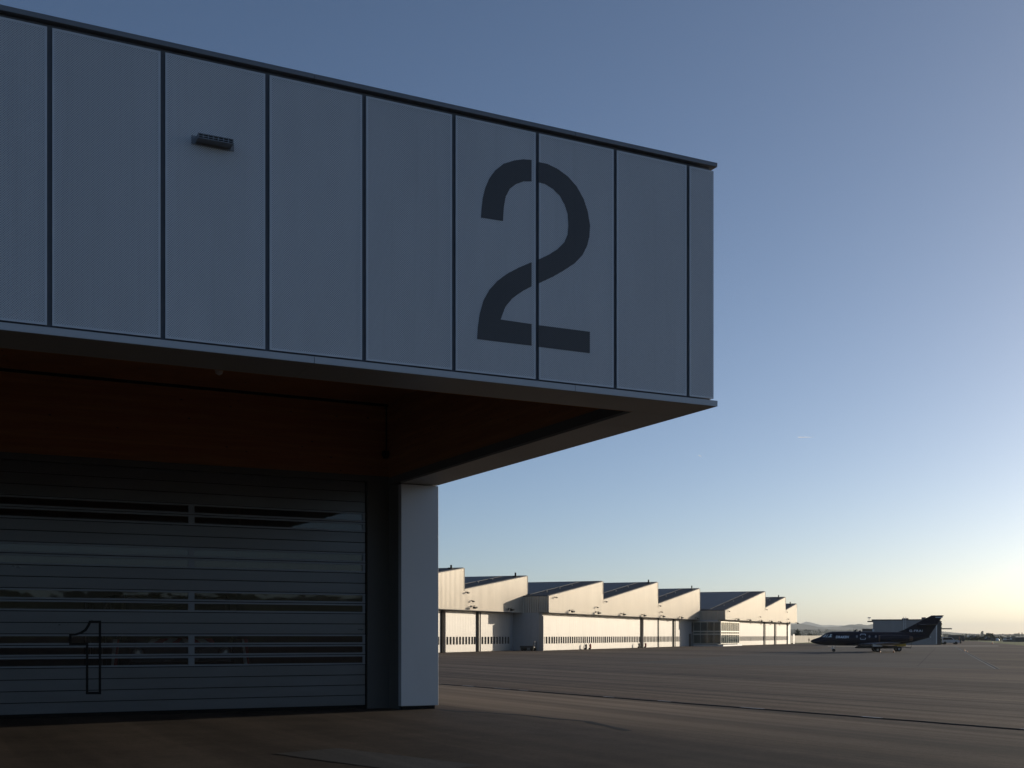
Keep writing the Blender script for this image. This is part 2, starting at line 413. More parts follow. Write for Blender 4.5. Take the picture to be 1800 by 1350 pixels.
# numeral 2, sprayed over two neighbouring perforated panels
def zp(pts): return [(780+x/2.5, 180+y/2.5) for x, y in pts]
def on_panel(pts, y=.055): return [(bx(*p[:1], y), bz(p[0], p[1], y)) for p in pts]
left_top = [(164,506),(166,470),(172,420),(183,375),(200,335),(225,300),(262,270),(310,255),(350,250),(386,253),(386,347),(350,347),(315,360),(290,380),(272,415),(264,460),(260,521)]
left_bot = [(386,702),(330,726),(280,752),(235,785),(200,825),(175,870),(158,930),(150,990),(147,1040),(386,1069),(386,974),(250,954),(270,900),(300,862),(345,830),(386,808)]
right_top = [(417,262),(455,270),(500,292),(545,325),(585,370),(615,425),(633,480),(643,540),(640,590),(630,630),(610,670),(575,707),(530,737),(480,766),(417,795),(417,690),(460,670),(500,645),(530,615),(545,580),(548,540),(545,490),(532,450),(510,410),(480,380),(445,358),(417,352)]
right_bot = [(417,979),(642,1008),(642,1102),(417,1074)]
for polys, own in (((left_top, left_bot), panels[4]), ((right_top, right_bot), panels[3])):
    m = MB()
    for pl in polys: m.prism(on_panel(zp(pl)), 'y', .053, .0575)
    m.build('painted_numeral', M['perf_dark'], own)
# ventilation grille boxed out from a panel
vg_x0, vg_x1 = bx(348.6, -.17), bx(410.5, -.17); vg_z0, vg_z1 = bz(349,241.8,-.17), bz(349,233,-.17)
m = MB(); y0, y1 = -.17, .055
m.box(vg_x0, vg_x1, y0, y1, vg_z0, vg_z0+.012); m.box(vg_x0, vg_x1, y0, y1, vg_z1-.012, vg_z1)
m.box(vg_x0, vg_x0+.012, y0, y1, vg_z0+.012, vg_z1-.012); m.box(vg_x1-.012, vg_x1, y0, y1, vg_z0+.012, vg_z1-.012)
zm = (vg_z0+vg_z1)/2; m.box(vg_x0+.012, vg_x1-.012, y0+.004, y0+.03, zm-.007, zm+.007)
for k in range(1, 7):
    xx = vg_x0 + (vg_x1-vg_x0)*k/7; m.box(xx-.008, xx+.008, y0+.002, y0+.032, vg_z0+.012, vg_z1-.012)
m.box(vg_x0-.06, vg_x1+.06, .046, .054, vg_z0-.03, vg_z1+.03)
vg = m.build('ventilation_grille', M['grille'], bld)
m = MB(); m.box(vg_x0+.014, vg_x1-.014, -.02, .04, vg_z0+.014, vg_z1-.014); m.build('grille_back', M['black'], vg)
# canopy underside
YD = 14.9
m = MB(); m.box(LX, -1.2, 1.2, 15.2, 9.25, 9.40); m.build('ceiling', M['timber'], bld)
m = MB(); m.box(-1.19, -1.06, 1.25, 15.2, 7.0, 9.25); m.build('side_beam', M['timber'], bld)
m = MB(); m.box(LX, -1.2, 1.2, 1.25, ZS, 9.25); m.build('front_beam', M['timber'], bld)
m = MB()
for a, b in split_runs(1.25, 14.9, SJ): m.box(-1.2, -1.04, a, b, ZS+.052, 7.0)
m.build('edge_flashing', M['reveal'], bld)
m = MB(); m.box(LX, -1.19, YD+.05, 15.2, 7.04, 9.25); m.build('rear_beam', M['timber'], bld)
m = MB(); m.box(LX, -1.2, YD+.03, YD+.05, 9.17, 9.25); m.build('shadow_batten', M['black'], bld)
# end wall / column
m = MB(); m.box(-1.2, 0, 13.84, 14.07, .11, ZS-.03); m.build('column', M['column'], bld, bevel=.008)
m = MB(); m.box(-1.14, -.08, 13.93, 14.07, 0, .11); m.build('plinth', M['black'], bld)
m = MB(); m.box(-1.18, -.03, 14.07, DV, 0, ZS-.005); m.box(-1.0, -.25, 14.95, DV, ZS-.005, 11.1); m.build('end_wall', M['reveal'], bld)
# door surround
m = MB(); m.box(-1.87, -1.18, YD, 15.2, 0, 7.04); m.box(-13.05, -12.37, YD, 15.2, 0, 7.04); m.box(-12.37, -1.87, YD, 15.2, 6.86, 7.04)
m.build('door_frame', M['reveal'], bld)
m = MB(); m.box(LX, -13.05, YD, 15.2, 0, 7.04); m.build('side_wall', M['reveal'], bld)
m = MB(); m.box(LX, -.8, DV-.3, DV-.01, 0, 9.33); m.box(-13.4, -13.2, 15.2, DV-.3, 0, 9.25); m.box(LX, LX+.2, 15.2, DV-.3, 0, 9.25); m.build('rear_wall', M['room'], bld)
m = MB(); m.box(LX, -.9, 15.2, DV-.02, 9.26, 9.39); m.build('room_ceiling', M['room'], bld)
# ceiling lamp and corner camera
lp = at(385, 657, 31.5); q = Matrix.Rotation(-math.atan2(U.y,U.x), 4, 'Z') @ (lp - Vector((CX,CY,0)))
m = MB(); m.lathe_z([(9.25,.11),(9.2,.11),(9.13,.09),(9.09,.03)], q.x, q.y); m.build('ceiling_lamp', M['white'], bld, smooth=True)
m = MB(); m.tube((-1.26, YD+.02, 9.24), (-1.26, YD+.02, 7.72), .018); m.lathe_z([(7.80,.10),(7.72,.12),(7.66,.11),(7.58,.06)], -1.32, YD-.08); m.build('corner_camera', M['black'], bld, smooth=True)

# sectional door
DX0, DX1, DZ0, UN = -12.36, -1.88, .10, .307
door = empty('sectional_door', (0,0,0)); door.parent = bld
kinds = 'rrr' 'ww' 'rr' 'ww' 'rr' 'ww' 'rr' 'www' 'rrrr'
mu = bx(336.5, 15.0); ml, mr = mu-.085, mu+.085
WX1, WX0 = bx(637.5, 15.0), DX0+.13
md, mrail, mg = MB(), MB(), MB()
for i, kd in enumerate(kinds):
    z1 = DZ0 + UN*(22-i); z0 = z1-UN
    if kd == 'r':
        md.box(DX0, DX1, 15.0, 15.06, z0+.011, z1-.011)
        mg.box(DX0, DX1, 15.045, 15.055, z0-.011, z0+.011)
    else:
        h0, h1 = z0+.058, z1-.060
        mg.box(DX0, DX1, 15.04, 15.05, z0-.011, z0+.011)
        mrail.box(DX0, DX1, 14.985, 15.055, z0+.011, h0); mrail.box(DX0, DX1, 14.985, 15.055, h1, z1-.011)
        mrail.box(DX0, WX0, 14.997, 15.053, h0, h1); mrail.box(WX1, DX1, 14.997, 15.053, h0, h1); mrail.box(ml, mr, 14.997, 15.053, h0, h1)
        for a, b in ((WX0, ml), (mr, WX1)):
            w = MB(); w.face([(a+.001,15.035,h0+.001),(b-.001,15.035,h0+.001),(b-.001,15.035,h1-.001),(a+.001,15.035,h1-.001)]); w.build('window', M['pane'], door)
md.build('slats', M['door'], door); mrail.build('rails', M['doorrail'], door); mg.build('joint_seals', M['rubber'], door)
m = MB(); m.box(DX0, DX1, 15.015, 15.05, 0.0, DZ0-.006); m.build('bottom_seal', M['rubber'], door)
m = MB(); m.box(DX1-.03, -1.86, 14.975, 15.1, 0, 6.86); m.build('guide_rail', M['rubber'], door)
# outlined numeral 1 on the door
def one(pts): return [(bx(x/2.571, 14.985), bz(x/2.571, 800+y/2.571, 14.985)) for x, y in pts]
outer = [(402,748),(457,748),(457,1081),(388,1081),(388,860),(312,860),(312,808)]
curve = [(340,806),(362,799),(382,786),(394,768)]
inner = [(411,759),(446,759),(446,1070),(399,1070),(399,848),(323,848),(323,817)]
icurve = [(345,815),(369,808),(391,794),(404,774)]
oo = one(outer + curve); ii = one(inner + icurve)
m = MB(); n_ = len(oo)
for k in range(n_):
    j = (k+1) % n_
    m.prism([oo[k], oo[j], ii[j], ii[k]], 'y', 14.984, 14.990)
m.build('outlined_numeral', M['black'], door)

# ------------------------------------------------------------------ crash tender behind the door glass
ft = empty('fire_truck', bld.matrix_basis @ Vector((-7.15, 16.1, 0)), math.atan2(U.y,U.x), label='dark fire truck with red and white striped front parked behind the glazed door', cat='fire truck')
m = MB()
m.prism([(.0,.55),(0,1.5),(.12,2.1),(.35,3.3),(.8,3.45),(9.5,3.45),(9.5,.55)], 'x', -1.5, 1.5); m.build('body', M['cardark'], ft, bevel=.08)
m = MB(); m.prism([(-.02,2.32),(.2,3.22),(.3,3.2),(.06,2.3)], 'x', -1.3, 1.3); m.build('windscreen', M['carglass'], ft)
m = MB(); m.box(-1.5,1.5,-.35,-.01,.55,1.45); m.build('bumper', M['black'], ft, bevel=.05)
def stripes(x0, x1, z0, z1, y, n_, lean):
    m = MB(); w = (x1-x0)/n_
    for k in range(n_):
        a, b = x0+k*w, x0+(k+1)*w; s = lean*w*.55
        pts = [(max(x0,min(x1,a-s)),z0),(max(x0,min(x1,b-s)),z0),(max(x0,min(x1,b+s)),z1),(max(x0,min(x1,a+s)),z1)]
        m.prism(pts, 'y', y, y+.02, k % 2)
    return m.build('hazard_board', [M['white'], M['red']], ft)
stripes(-1.0,0,1.93,2.12,-.08,4,1); stripes(0,1.0,1.93,2.12,-.08,4,-1); stripes(-1.98,-1.75,1.2,2.1,-.1,2,1); stripes(1.75,1.98,1.2,2.1,-.1,2,-1)
for s in (-1,1):
    m = MB(); m.box(min(s*1.49,s*1.76),max(s*1.49,s*1.76),-.07,.02,1.2,2.1); m.build('side_fender', M['black'], ft)
    m = MB(); yy = -.36
    m.loft([[(s*1.24+r*math.cos(t*math.pi/10), y_, 1.72+r*math.sin(t*math.pi/10)) for t in range(20)] for y_, r in ((-.02,.14),(-.2,.14),(-.22,.11),(-.16,.05))]); m.build('headlight', M['steel'], ft, smooth=True)
    m = MB(); m.loft([[(s*1.35+r*math.cos(t*math.pi/10), y_, 1.28+r*math.sin(t*math.pi/10)) for t in range(20)] for y_, r in ((-.34,.08),(-.42,.08),(-.43,.05),(-.4,.02))]); m.build('fog_light', M['steel'], ft, smooth=True)
    for yy in (1.6, 6.2, 7.8):
        m = MB(); m.loft([[(x_, yy+r*math.cos(t*math.pi/12), .62+r*math.sin(t*math.pi/12)) for t in range(24)] for x_, r in ((s*1.05,.5),(s*1.08,.62),(s*1.48,.62),(s*1.53,.5))]); m.build('wheel', M['tyre'], ft, smooth=True)

# ------------------------------------------------------------------ sawtooth hangar
HX0, HY0 = 5.36, 173.4
W = Vector((.4046,.9145,0)); HANG = math.atan2(W.y, W.x)
hg = empty('sawtooth_hangar', (HX0, HY0, 0), HANG, label='long cream hangar with sawtooth roofs and white sliding doors in low sun', cat='hangar')
def hx(px, y):
    k = (px-900)/F
    return (k*(HY0+.4046*y) - HX0 + .9145*y)/(.4046-.9145*k)
def hzz(px, py, y):
    x = hx(px,y); return CH + (HY0+.9145*x+.4046*y)*(HY-py)/F
OV = 1.6
blocks = {'A': (4.1, -46.0, [(-46,7.6,-19.5,11.07),(-19.5,8.29,1.73,11.0)], 5.60),
          'B': (0.0, 0.0, [(0,7.95,23.65,11.04),(23.65,8.05,54.3,12.15),(54.3,8.1,84.4,12.07)], 5.58),
          'C': (-5.4, 84.4, [(84.4,7.44,124.1,12.7),(124.1,8.83,149.0,12.1),(149.0,8.73,164.7,10.77)], 5.56)}
BACK = 52.0
for key, (y0, xs, teeth, zb) in blocks.items():
    prof = [(teeth[0][0], zb)]
    for (a, za, b, zc) in teeth: prof += [(a, za), (b, zc)]
    prof.append((teeth[-1][2], zb))
    m = MB(); m.prism(prof, 'y', y0, BACK); m.build('upper_wall', M['gable'], hg)
    m = MB()                                                     # pale flashing along the gable edges
    for (a, za, b, zc) in teeth:
        m.prism([(a+.02,za+.01),(b,zc+.01),(b,zc+.07),(a+.02,za+.07)], 'y', y0-.04, y0+.20)
        m.box(b-.12, b+.03, y0-.04, y0+.19, za+1.0 if key != 'A' else za+.5, zc+.005)
    m.box(teeth[0][0]+.01, teeth[-1][2]-.01, y0-.05, y0+.1, zb-.03, zb+.05)
    m.build('edge_trim', M['trim'], hg)
    for (a, za, b, zc) in teeth:
        s = (zc-za)/(b-a)
        m = MB(); m.prism([(a+.05,za-.1),(b-.02,zc-.1),(b+.25,zc+.16),(a+.05,za+.12)], 'y', y0+.25, BACK+.3); rf = m.build('roof', M['roof'], hg)
        m = MB(); a2, b2 = a+(.6 if za > 7.5 and a > xs else 1.6), b-1.4
        m.prism([(a2,za+s*(a2-a)+.16),(b2,za+s*(b2-a)+.16),(b2,za+s*(b2-a)+.19),(a2,za+s*(a2-a)+.19)], 'y', y0+3.6, BACK-1); m.build('solar_array', M['solar'], rf)
        for k in (.2,.42,.64):
            xx = a+(b-a)*k; zz = za+s*(xx-a)
            m = MB(); m.lathe_z([(zz+.1,.05),(zz+.25,.05),(zz+.27,.11),(zz+.36,.10),(zz+.4,.03)], xx, y0+2.2, 8); m.build('roof_anchor', M['trim'], rf)
# rooftop poles
for (px, pt, pb_, key, ti) in ((793,993,1001,'A',0),(906,1006.5,1014.5,'A',1),(1140,1019,1025,'B',1),(1216,1029.5,1036,'B',2),(1368.6,1046,1051,'C',1),(1389,1058,1063,'C',2)):
    y0, xs, teeth, zb = blocks[key]; yy = y0+1.2; xx = hx(px, yy)
    a, za, b, zc = teeth[ti]; zr = za+(zc-za)*(xx-a)/(b-a)
    zt = hzz(px, pt, yy)
    m = MB(); m.tube((xx,yy,zr), (xx,yy,zt-.3), .05); m.tube((xx,yy,zt-.45), (xx,yy,zt), .14, .12); m.box(xx-.4,xx+.4,yy-.3,yy+.3,zr+.05,zr+.25); m.build('roof_mast', M['lamp'], hg)
# lower walls
m = MB(); m.box(-46, -.02, 5.7, BACK-1, 0, 5.59); m.box(0, 84.38, 1.6, BACK-1, 0, 5.57); m.box(84.4, 164.0, -3.8, BACK-1, 0, 5.55); m.build('lower_wall', M['hwall'], hg)
def leaf(x0, x1, yw, proud, band=True, top=5.5, npane=None, z0=1.03, z1=2.06):
    y = yw-proud; m = MB()
    if band:
        m.box(x0,x1,y,yw-.01,.04,z0); m.box(x0,x1,y,yw-.01,z1,top)
        n_ = npane or max(2, int((x1-x0)/.92)); w = (x1-x0)/n_
        gl = MB()
        for k in range(n_+1):
            c = x0+k*w; h = w*.17
            m.box(max(x0,c-h), min(x1,c+h), y+.004, yw-.02, z0, z1)
        gl.box(x0+.02, x1-.02, y+.09, y+.12, z0+.005, z1-.005)
    else: m.box(x0,x1,y,yw-.01,.04,top)
    d = m.build('sliding_door', M['hdoor'], hg)
    if band: gl.build('window_band', M['hwin'], d)
def post(px, yw, wpx=5, z1=5.55):
    a, b = hx(px-wpx/2, yw-.36), hx(px+wpx/2, yw-.36)
    m = MB(); m.box(a, b, yw-.36, yw-.02, 0, z1); m.build('column', M['hdark'], hg)
yA, yB, yC = 5.7, 1.6, -3.8
post(778, yA, 2.6); post(840.7, yA, 2.8)
c1, c2 = hx(778,yA), hx(840.7,yA)
leaf(c1-22, c1-.2, yA, .2); leaf(c1+.2, (c1+c2)/2+3.2, yA, .35); leaf((c1+c2)/2+3.2, c2, yA, .2); leaf(c2+.2, hx(893,yA), yA, .3)
xb = [.25, hx(968,yB), hx(1023,yB), hx(1060,yB), hx(1096.6,yB), hx(1126,yB)]
for k in range(5): leaf(xb[k]+.01, xb[k+1]-.01, yB, .46-.055*k)
m = MB(); m.box(.0, .24, yB-.75, yB-.01, 0, 5.1); m.build('door_jamb', M['hdoor'], hg)
for p in (1127.5,1157.3,1184.3): post(p, yB, 1.7)
leaf(hx(1128.5,yB), hx(1157,yB), yB, .3); leaf(hx(1158,yB), hx(1184,yB), yB, .22); leaf(hx(1185,yB), hx(1192,yB), yB, .3)
m = MB(); m.box(hx(1216,yB), hx(1225,yB), yB-.06, yB-.01, 3.0, 5.0); m.build('window', M['hwin'], hg)
m = MB(); m.box(hx(1211,yB), hx(1214.5,yB), yB-.08, yB-.01, 0, 2.6); m.build('side_door', M['darkgrey'], hg)
for p in (1343.5,1362.5,1384.3): post(p, yC, 1.6)
xe = hx(1293.6,yC)
leaf(xe+.1, hx(1317,yC), yC, .32); leaf(hx(1317,yC)+.01, hx(1343,yC), yC, .26); leaf(hx(1344,yC), hx(1362,yC), yC, .25); leaf(hx(1363,yC), hx(1384,yC), yC, .25)
m = MB(); m.box(hx(1394.0,yC), hx(1396.3,yC), yC-.06, yC-.01, 0, 2.6); m.build('side_door', M['white'], hg)
# glazed annex wrapped round the inner corner
M['annexglass'] = glass('annex_glass', (.03,.05,.048), see=0, ior=1.6)
M['annexframe'] = pm('annex_frame', (.62,.60,.52), .4, .1, .05)
ax0, ax1, ay0, ay1 = 84.0, xe, -4.6, 1.4
an = empty('glazed_annex', (0,0,0)); an.parent = hg
m = MB(); m.box(ax0+.1, ax1-.1, ay0+.1, ay1, .55, 5.2); m.build('curtain_wall', M['annexglass'], an)
m = MB()
for z0, z1 in ((5.02,5.2),(3.0,3.22),(2.42,2.62),(.5,.62)):
    m.box(ax0, ax1, ay0, ay1, z0, z1)
m.build('spandrel', M['annexframe'], an)
m = MB()
for k in range(5):
    yy = ay0+.02+(ay1-ay0-.2)*k/4
    m.box(ax0+.04, ax0+.2, yy, yy+.07, .62, 5.02)
for k in range(11):
    xx = ax0+.05+(ax1-ax0-.2)*k/10
    m.box(xx, xx+.08, ay0+.04, ay0+.2, .62, 5.02)
m.build('mullions', M['annexframe'], an)
m = MB(); m.box(ax0+.3, ax1+.5, ay0-.4, ay1, 0, .3); m.build('plinth', M['white'], an)
# flood lamps on the gables
lampbase = None
def lamp(px, py, y0, big=True):
    global lampbase
    x, z = hx(px,y0), hzz(px,py,y0); s = .85 if big else .5
    if lampbase is None or True:
        m = MB(); m.tube((0,.0,0),(0,-.75*s,.12*s),.05*s,.04*s,6)
        m.prism([(-.95*s,-.05*s),(-.95*s,-.28*s),(-.5*s,-.38*s),(-.5*s,-.02*s)], 'x', -.42*s, .42*s)
        m.box(-.12*s,.12*s,-.06,-.01,-.15*s,.15*s)
        o = m.build('wall_lamp', M['lamp'], hg); o.location = (x,y0,z)
for px, py in ((828,1066),): lamp(px,py,4.1)
for px, py in ((828,1056),(818.8,1041)): lamp(px,py,4.1,False)
lamp(893.5,1070,4.1)
for px, py in ((1000.8,1073.2),(1047,1076),(1091.5,1078.6),(1128,1080.6),(1161.6,1082.4),(1194,1084.6),(1221.8,1086.2)): lamp(px,py,0)
for px, py in ((974.6,1049.5),(1063,1057),(1047,1067),(1158.3,1064.5),(1161,1075.3)): lamp(px,py,0,False)
for px, py in ((1293.6,1087.8),(1314.4,1089),(1334.7,1090.3),(1352.4,1091.5),(1368.3,1092.5),(1384,1093.6),(1398.6,1094.6)): lamp(px,py,-5.4)
for px, py in ((1279.6,1074),(1334.5,1084),(1345.9,1071.4),(1384,1088),(1381.8,1075.4)): lamp(px,py,-5.4,False)
# things standing along the doors
HM = Matrix.Translation((HX0,HY0,0)) @ Matrix.Rotation(HANG,4,'Z')
def extinguisher(px, yw, label, body):
    x = hx(px, yw); e = empty('fire_extinguisher', HM @ Vector((x,yw,0)), HANG, label=label, cat='extinguisher', group='wheeled extinguishers along the hangar doors')
    m = MB(); m.lathe_z([(.12,.10),(.18,.16),(.75,.16),(.86,.06),(.95,.05)], 0, 0, 12); m.build('cylinder', body, e, smooth=True)
    m = MB(); m.tube((-.2,.12,.14),(.2,.12,.14),.03); m.tube((-.22,.12,.14),(-.16,.12,.14),.14); m.tube((.16,.12,.14),(.22,.12,.14),.14); m.tube((0,.1,.3),(0,.3,1.1),.025); m.build('trolley', M['black'], e)
extinguisher(1030.4, .55, 'dark wheeled fire extinguisher, left of the pair before the windowed doors', M['darkgrey'])
extinguisher(1037.8, .55, 'red wheeled fire extinguisher, right of the pair before the windowed doors', M['red'])
extinguisher(1123.6, .55, 'dark wheeled fire extinguisher just left of a dark hangar column', M['darkgrey'])
extinguisher(1135.0, .55, 'red wheeled fire extinguisher just right of a dark hangar column', M['red'])
tp = HM @ Vector((-1.1, 2.75, 0))
tr = empty('flatbed_trailer', tp, HANG-R(90), label='dark low trailer with upright bar standing in the shaded recess of the hangar', cat='trailer')
m = MB(); m.box(-1.1,1.1,-.6,.6,.45,.6); m.box(-1.1,1.1,-.62,-.56,.6,.72); m.build('deck', M['darkgrey'], tr)
m = MB(); m.tube((.95,-.5,.6),(1.1,-.5,1.3),.05); m.tube((.95,.5,.6),(1.1,.5,1.3),.05); m.tube((1.1,-.5,1.3),(1.1,.5,1.3),.05); m.build('handle_bar', M['darkgrey'], tr)
for xx in (-.75,.75):
    for yy in (-.5,.5):
        m = MB(); m.tube((xx,yy-.08,.27),(xx,yy+.08,.27),.27,n=14); m.build('wheel', M['tyre'], tr)

# ------------------------------------------------------------------ grey building behind the jet
gb0 = ground(1534.5,1133.2); gY = gb0.y
gbw = 14.9
gb = empty('grey_hangar', (gb0.x, gY, 0), R(-17), label='flat-roofed grey metal building standing behind the dark jet', cat='building')
gh = CH + gY*(HY-1090.6)/F
m = MB(); m.box(0, gbw, 0, 14, 0, gh); m.build('wall', M['greyclad'], gb)
m = MB(); m.box(-.3, gbw+.6, -.15, 14.2, gh, gh+.25); m.box(-1.3, 0, -.1, 6, gh-.35, gh-.1); m.build('roof', M['darkgrey'], gb)
m = MB(); m.box(gbw, gbw+.85, .3, 13, 0, gh-.1); m.build('side_bay', M['darkgrey'], gb)
m = MB(); m.box(gbw-.25, gbw-.02, -.12, -.01, .2, gh-.5); m.build('downpipe', M['white'], gb)
m = MB(); lx = 7.42
for s in (-.26,.26): m.box(lx+s-.05, lx+s+.05, -.35, -.25, .6, gh+.9)
for k in range(16): m.box(lx-.24, lx+.24, -.33, -.28, .9+k*.36, .96+k*.36)
m.build('ladder', M['rail'], gb)
m = MB(); m.box(gbw*.46,gbw*.56,2,4,gh+.25,gh+.55); m.box(gbw*.77,gbw*.83,2,5,gh+.25,gh+.75); m.box(gbw*.84,gbw*.89,1,4,gh+.25,gh+.62); m.build('roof_plant', M['darkgrey'], gb)
m = MB(); m.box(gbw+.85, gbw+3.4, 1, 3, gh*.63, gh*.63+.28); m.build('side_canopy', M['darkgrey'], gb)
for xx in (-.9, gbw+.9):
    m = MB(); m.tube((xx,.2,gh+.05),(xx,.2,gh+.7),.05); m.box(xx-.35,xx+.35,0,.3,gh+.55,gh+.8); m.build('roof_lamp', M['rail'], gb)
m = MB(); m.box(-2.6,-.05,4,12,0,gh*.66); m.build('lean_to', M['darkgrey'], gb)
m = MB()
for k in range(260):
    z = random.random()**1.2*gh*.95; p = Vector((gbw+.87+random.uniform(0,.22)*(1-z/gh*.4), random.uniform(.1,5), z)); a = Vector((random.uniform(-1,1),random.uniform(-1,1),random.uniform(-1,1)))*.2; b = Vector((random.uniform(-1,1),random.uniform(-1,1),random.uniform(-1,1)))*.2
    m.face([p-a,p+b,p+a,p-b])
iv = m.build('ivy', M['leafdark'], None, recalc=False); iv.location = gb.location; iv.rotation_euler = gb.rotation_euler
tag(iv, 'green ivy climbing the right-hand end of the flat-roofed grey building', 'ivy')

# ------------------------------------------------------------------ jet
PHI = R(17); jw = ground(1543.0,1146.4)
hd = Vector((-math.cos(PHI), math.sin(PHI), 0)); lf = Vector((-hd.y, hd.x, 0))
jo = jw - lf*1.85
jet = empty('business_jet', jo, math.atan2(hd.y, hd.x), label='dark navy twin-engined jet parked on the apron facing left', cat='aircraft')
XM = 8.85                                    # main gear station; local x = XM - station
ST = [(0,1.42,1.50,.03),(.15,1.30,1.60,.16),(.45,1.18,1.75,.32),(.9,1.05,1.90,.48),(1.27,.99,2.04,.58),(1.53,.97,2.20,.64),(2.04,.90,2.52,.75),(2.55,.88,2.69,.84),(3.06,.86,2.77,.90),(4,.84,2.79,.94),(5.7,.83,2.79,.94),(8,.83,2.78,.94),(9.5,.85,2.76,.93),(10.7,.93,2.74,.88),(12,1.07,2.70,.76),(13.2,1.30,2.62,.58),(14.3,1.62,2.40,.38),(15.2,1.88,2.15,.18),(15.5,1.97,2.08,.08)]
def fus(s):
    for k in range(len(ST)-1):
        if ST[k][0] <= s <= ST[k+1][0]:
            a, b = ST[k], ST[k+1]; t = (s-a[0])/(b[0]-a[0])
            p, q_ = ST[max(0,k-1)], ST[min(len(ST)-1,k+2)]
            out = []
            for j in (1,2,3):
                m0 = (b[j]-p[j])/(b[0]-p[0])*(b[0]-a[0]); m1 = (q_[j]-a[j])/(q_[0]-a[0])*(b[0]-a[0])
                out.append((2*t**3-3*t*t+1)*a[j]+(t**3-2*t*t+t)*m0+(-2*t**3+3*t*t)*b[j]+(t**3-t*t)*m1)
            return out
    return list(ST[-1][1:])
rings = []
for k in range(141):
    s = 15.5*(k/140)**1.15; zb, zt, hw = fus(s); zc, hz_ = (zb+zt)/2, (zt-zb)/2
    rings.append([(XM-s, hw*math.cos(2*math.pi*j/72), zc+hz_*math.sin(2*math.pi*j/72)) for j in range(72)])
m = MB(); m.loft(rings); m.build('fuselage', M['navy'], jet, smooth=True, angle=60)
def side(s, z, off=.012, port=1):
    zb, zt, hw = fus(s); zc, hz_ = (zb+zt)/2, (zt-zb)/2
    return (XM-s, port*(hw*math.sqrt(max(0,1-((z-zc)/hz_)**2))+off), z)
def decal(name, poly, mat, off=.012, parent=jet):
    m = MB(); n_ = len(poly); cx_ = sum(p[0] for p in poly)/n_; cz_ = sum(p[1] for p in poly)/n_
    for k in range(n_):
        a, b = poly[k], poly[(k+1) % n_]
        m.face([side(*a,off), side(*b,off), side(cx_,cz_,off)])
    return m.build(name, mat, parent, recalc=False)
M['cockpit'] = glass('cockpit_glass', (.75,.80,.76), .05, see=0, ior=2.2)  # pale tint stands for bright sky seen through and mirrored in the panes
decal('cockpit_window', [(2.30,1.98),(2.88,2.02),(2.92,2.40),(2.62,2.42)], M['cockpit'])
decal('cockpit_window', [(2.00,2.00),(2.18,1.98),(2.46,2.40),(2.32,2.36)], M['cockpit'])
decal('cockpit_window', [(1.60,2.02),(1.88,2.02),(2.18,2.34),(2.05,2.36)], M['cockpit'])
M['cabinwin'] = glass('cabin_glass', (.26,.26,.27), .05, see=0, ior=1.5)
for s in (6.15,6.93,7.78,8.6):
    decal('cabin_window', [(s+.13*math.cos(t*math.pi/8), 2.10+.18*math.sin(t*math.pi/8)) for t in range(16)], M['carglass'] if s == 6.93 else M['cabinwin'], .02)
m = MB()
def rr(x0,x1,z0,z1,r,n_=5):
    out = []
    for cx_, cz_, a0 in ((x1-r,z1-r,0),(x0+r,z1-r,90),(x0+r,z0+r,180),(x1-r,z0+r,270)):
        for k in range(n_+1):
            t = R(a0+90*k/n_); out.append((cx_+r*math.cos(t), cz_+r*math.sin(t)))
    return out
o1, o2 = rr(6.56,7.30,1.66,2.47,.13), rr(6.65,7.21,1.75,2.38,.07)
for k in range(len(o1)):
    j = (k+1) % len(o1); m.face([side(*o1[k],.025),side(*o1[j],.025),side(*o2[j],.025),side(*o2[k],.025)])
M['ring'] = pm('door_outline_paint', (.50,.55,.62), .5, 0, .05)
m.build('door_outline', M['ring'], jet, recalc=False)
def text_mesh(name, body, size, mat, parent, fn, shear=0, bold=.02, spacing=1.0):
    cu = bpy.data.curves.new(name, 'FONT'); cu.body = body; cu.size = size; cu.shear = shear; cu.offset = bold; cu.space_character = spacing; cu.resolution_u = 3
    to = bpy.data.objects.new(name, cu); COL.objects.link(to)
    dg = bpy.context.evaluated_depsgraph_get(); me = bpy.data.meshes.new_from_object(to.evaluated_get(dg))
    bpy.data.objects.remove(to); bpy.data.curves.remove(cu)
    xs = [v.co.x for v in me.vertices]; ys = [v.co.y for v in me.vertices]; x0, x1, y0, y1 = min(xs), max(xs), min(ys), max(ys)
    for v in me.vertices: v.co = fn((v.co.x-x0)/(x1-x0), (v.co.y-y0)/(y1-y0))
    me.materials.clear(); me.materials.append(mat)
    o = bpy.data.objects.new(name, me); COL.objects.link(o); o.parent = parent; return o
text_mesh('airline_lettering', 'DRAKEN', .4, M['palepaint'], jet, lambda a, b: side(3.38+a*1.75, 1.86+b*.34, .02), .25, .012)
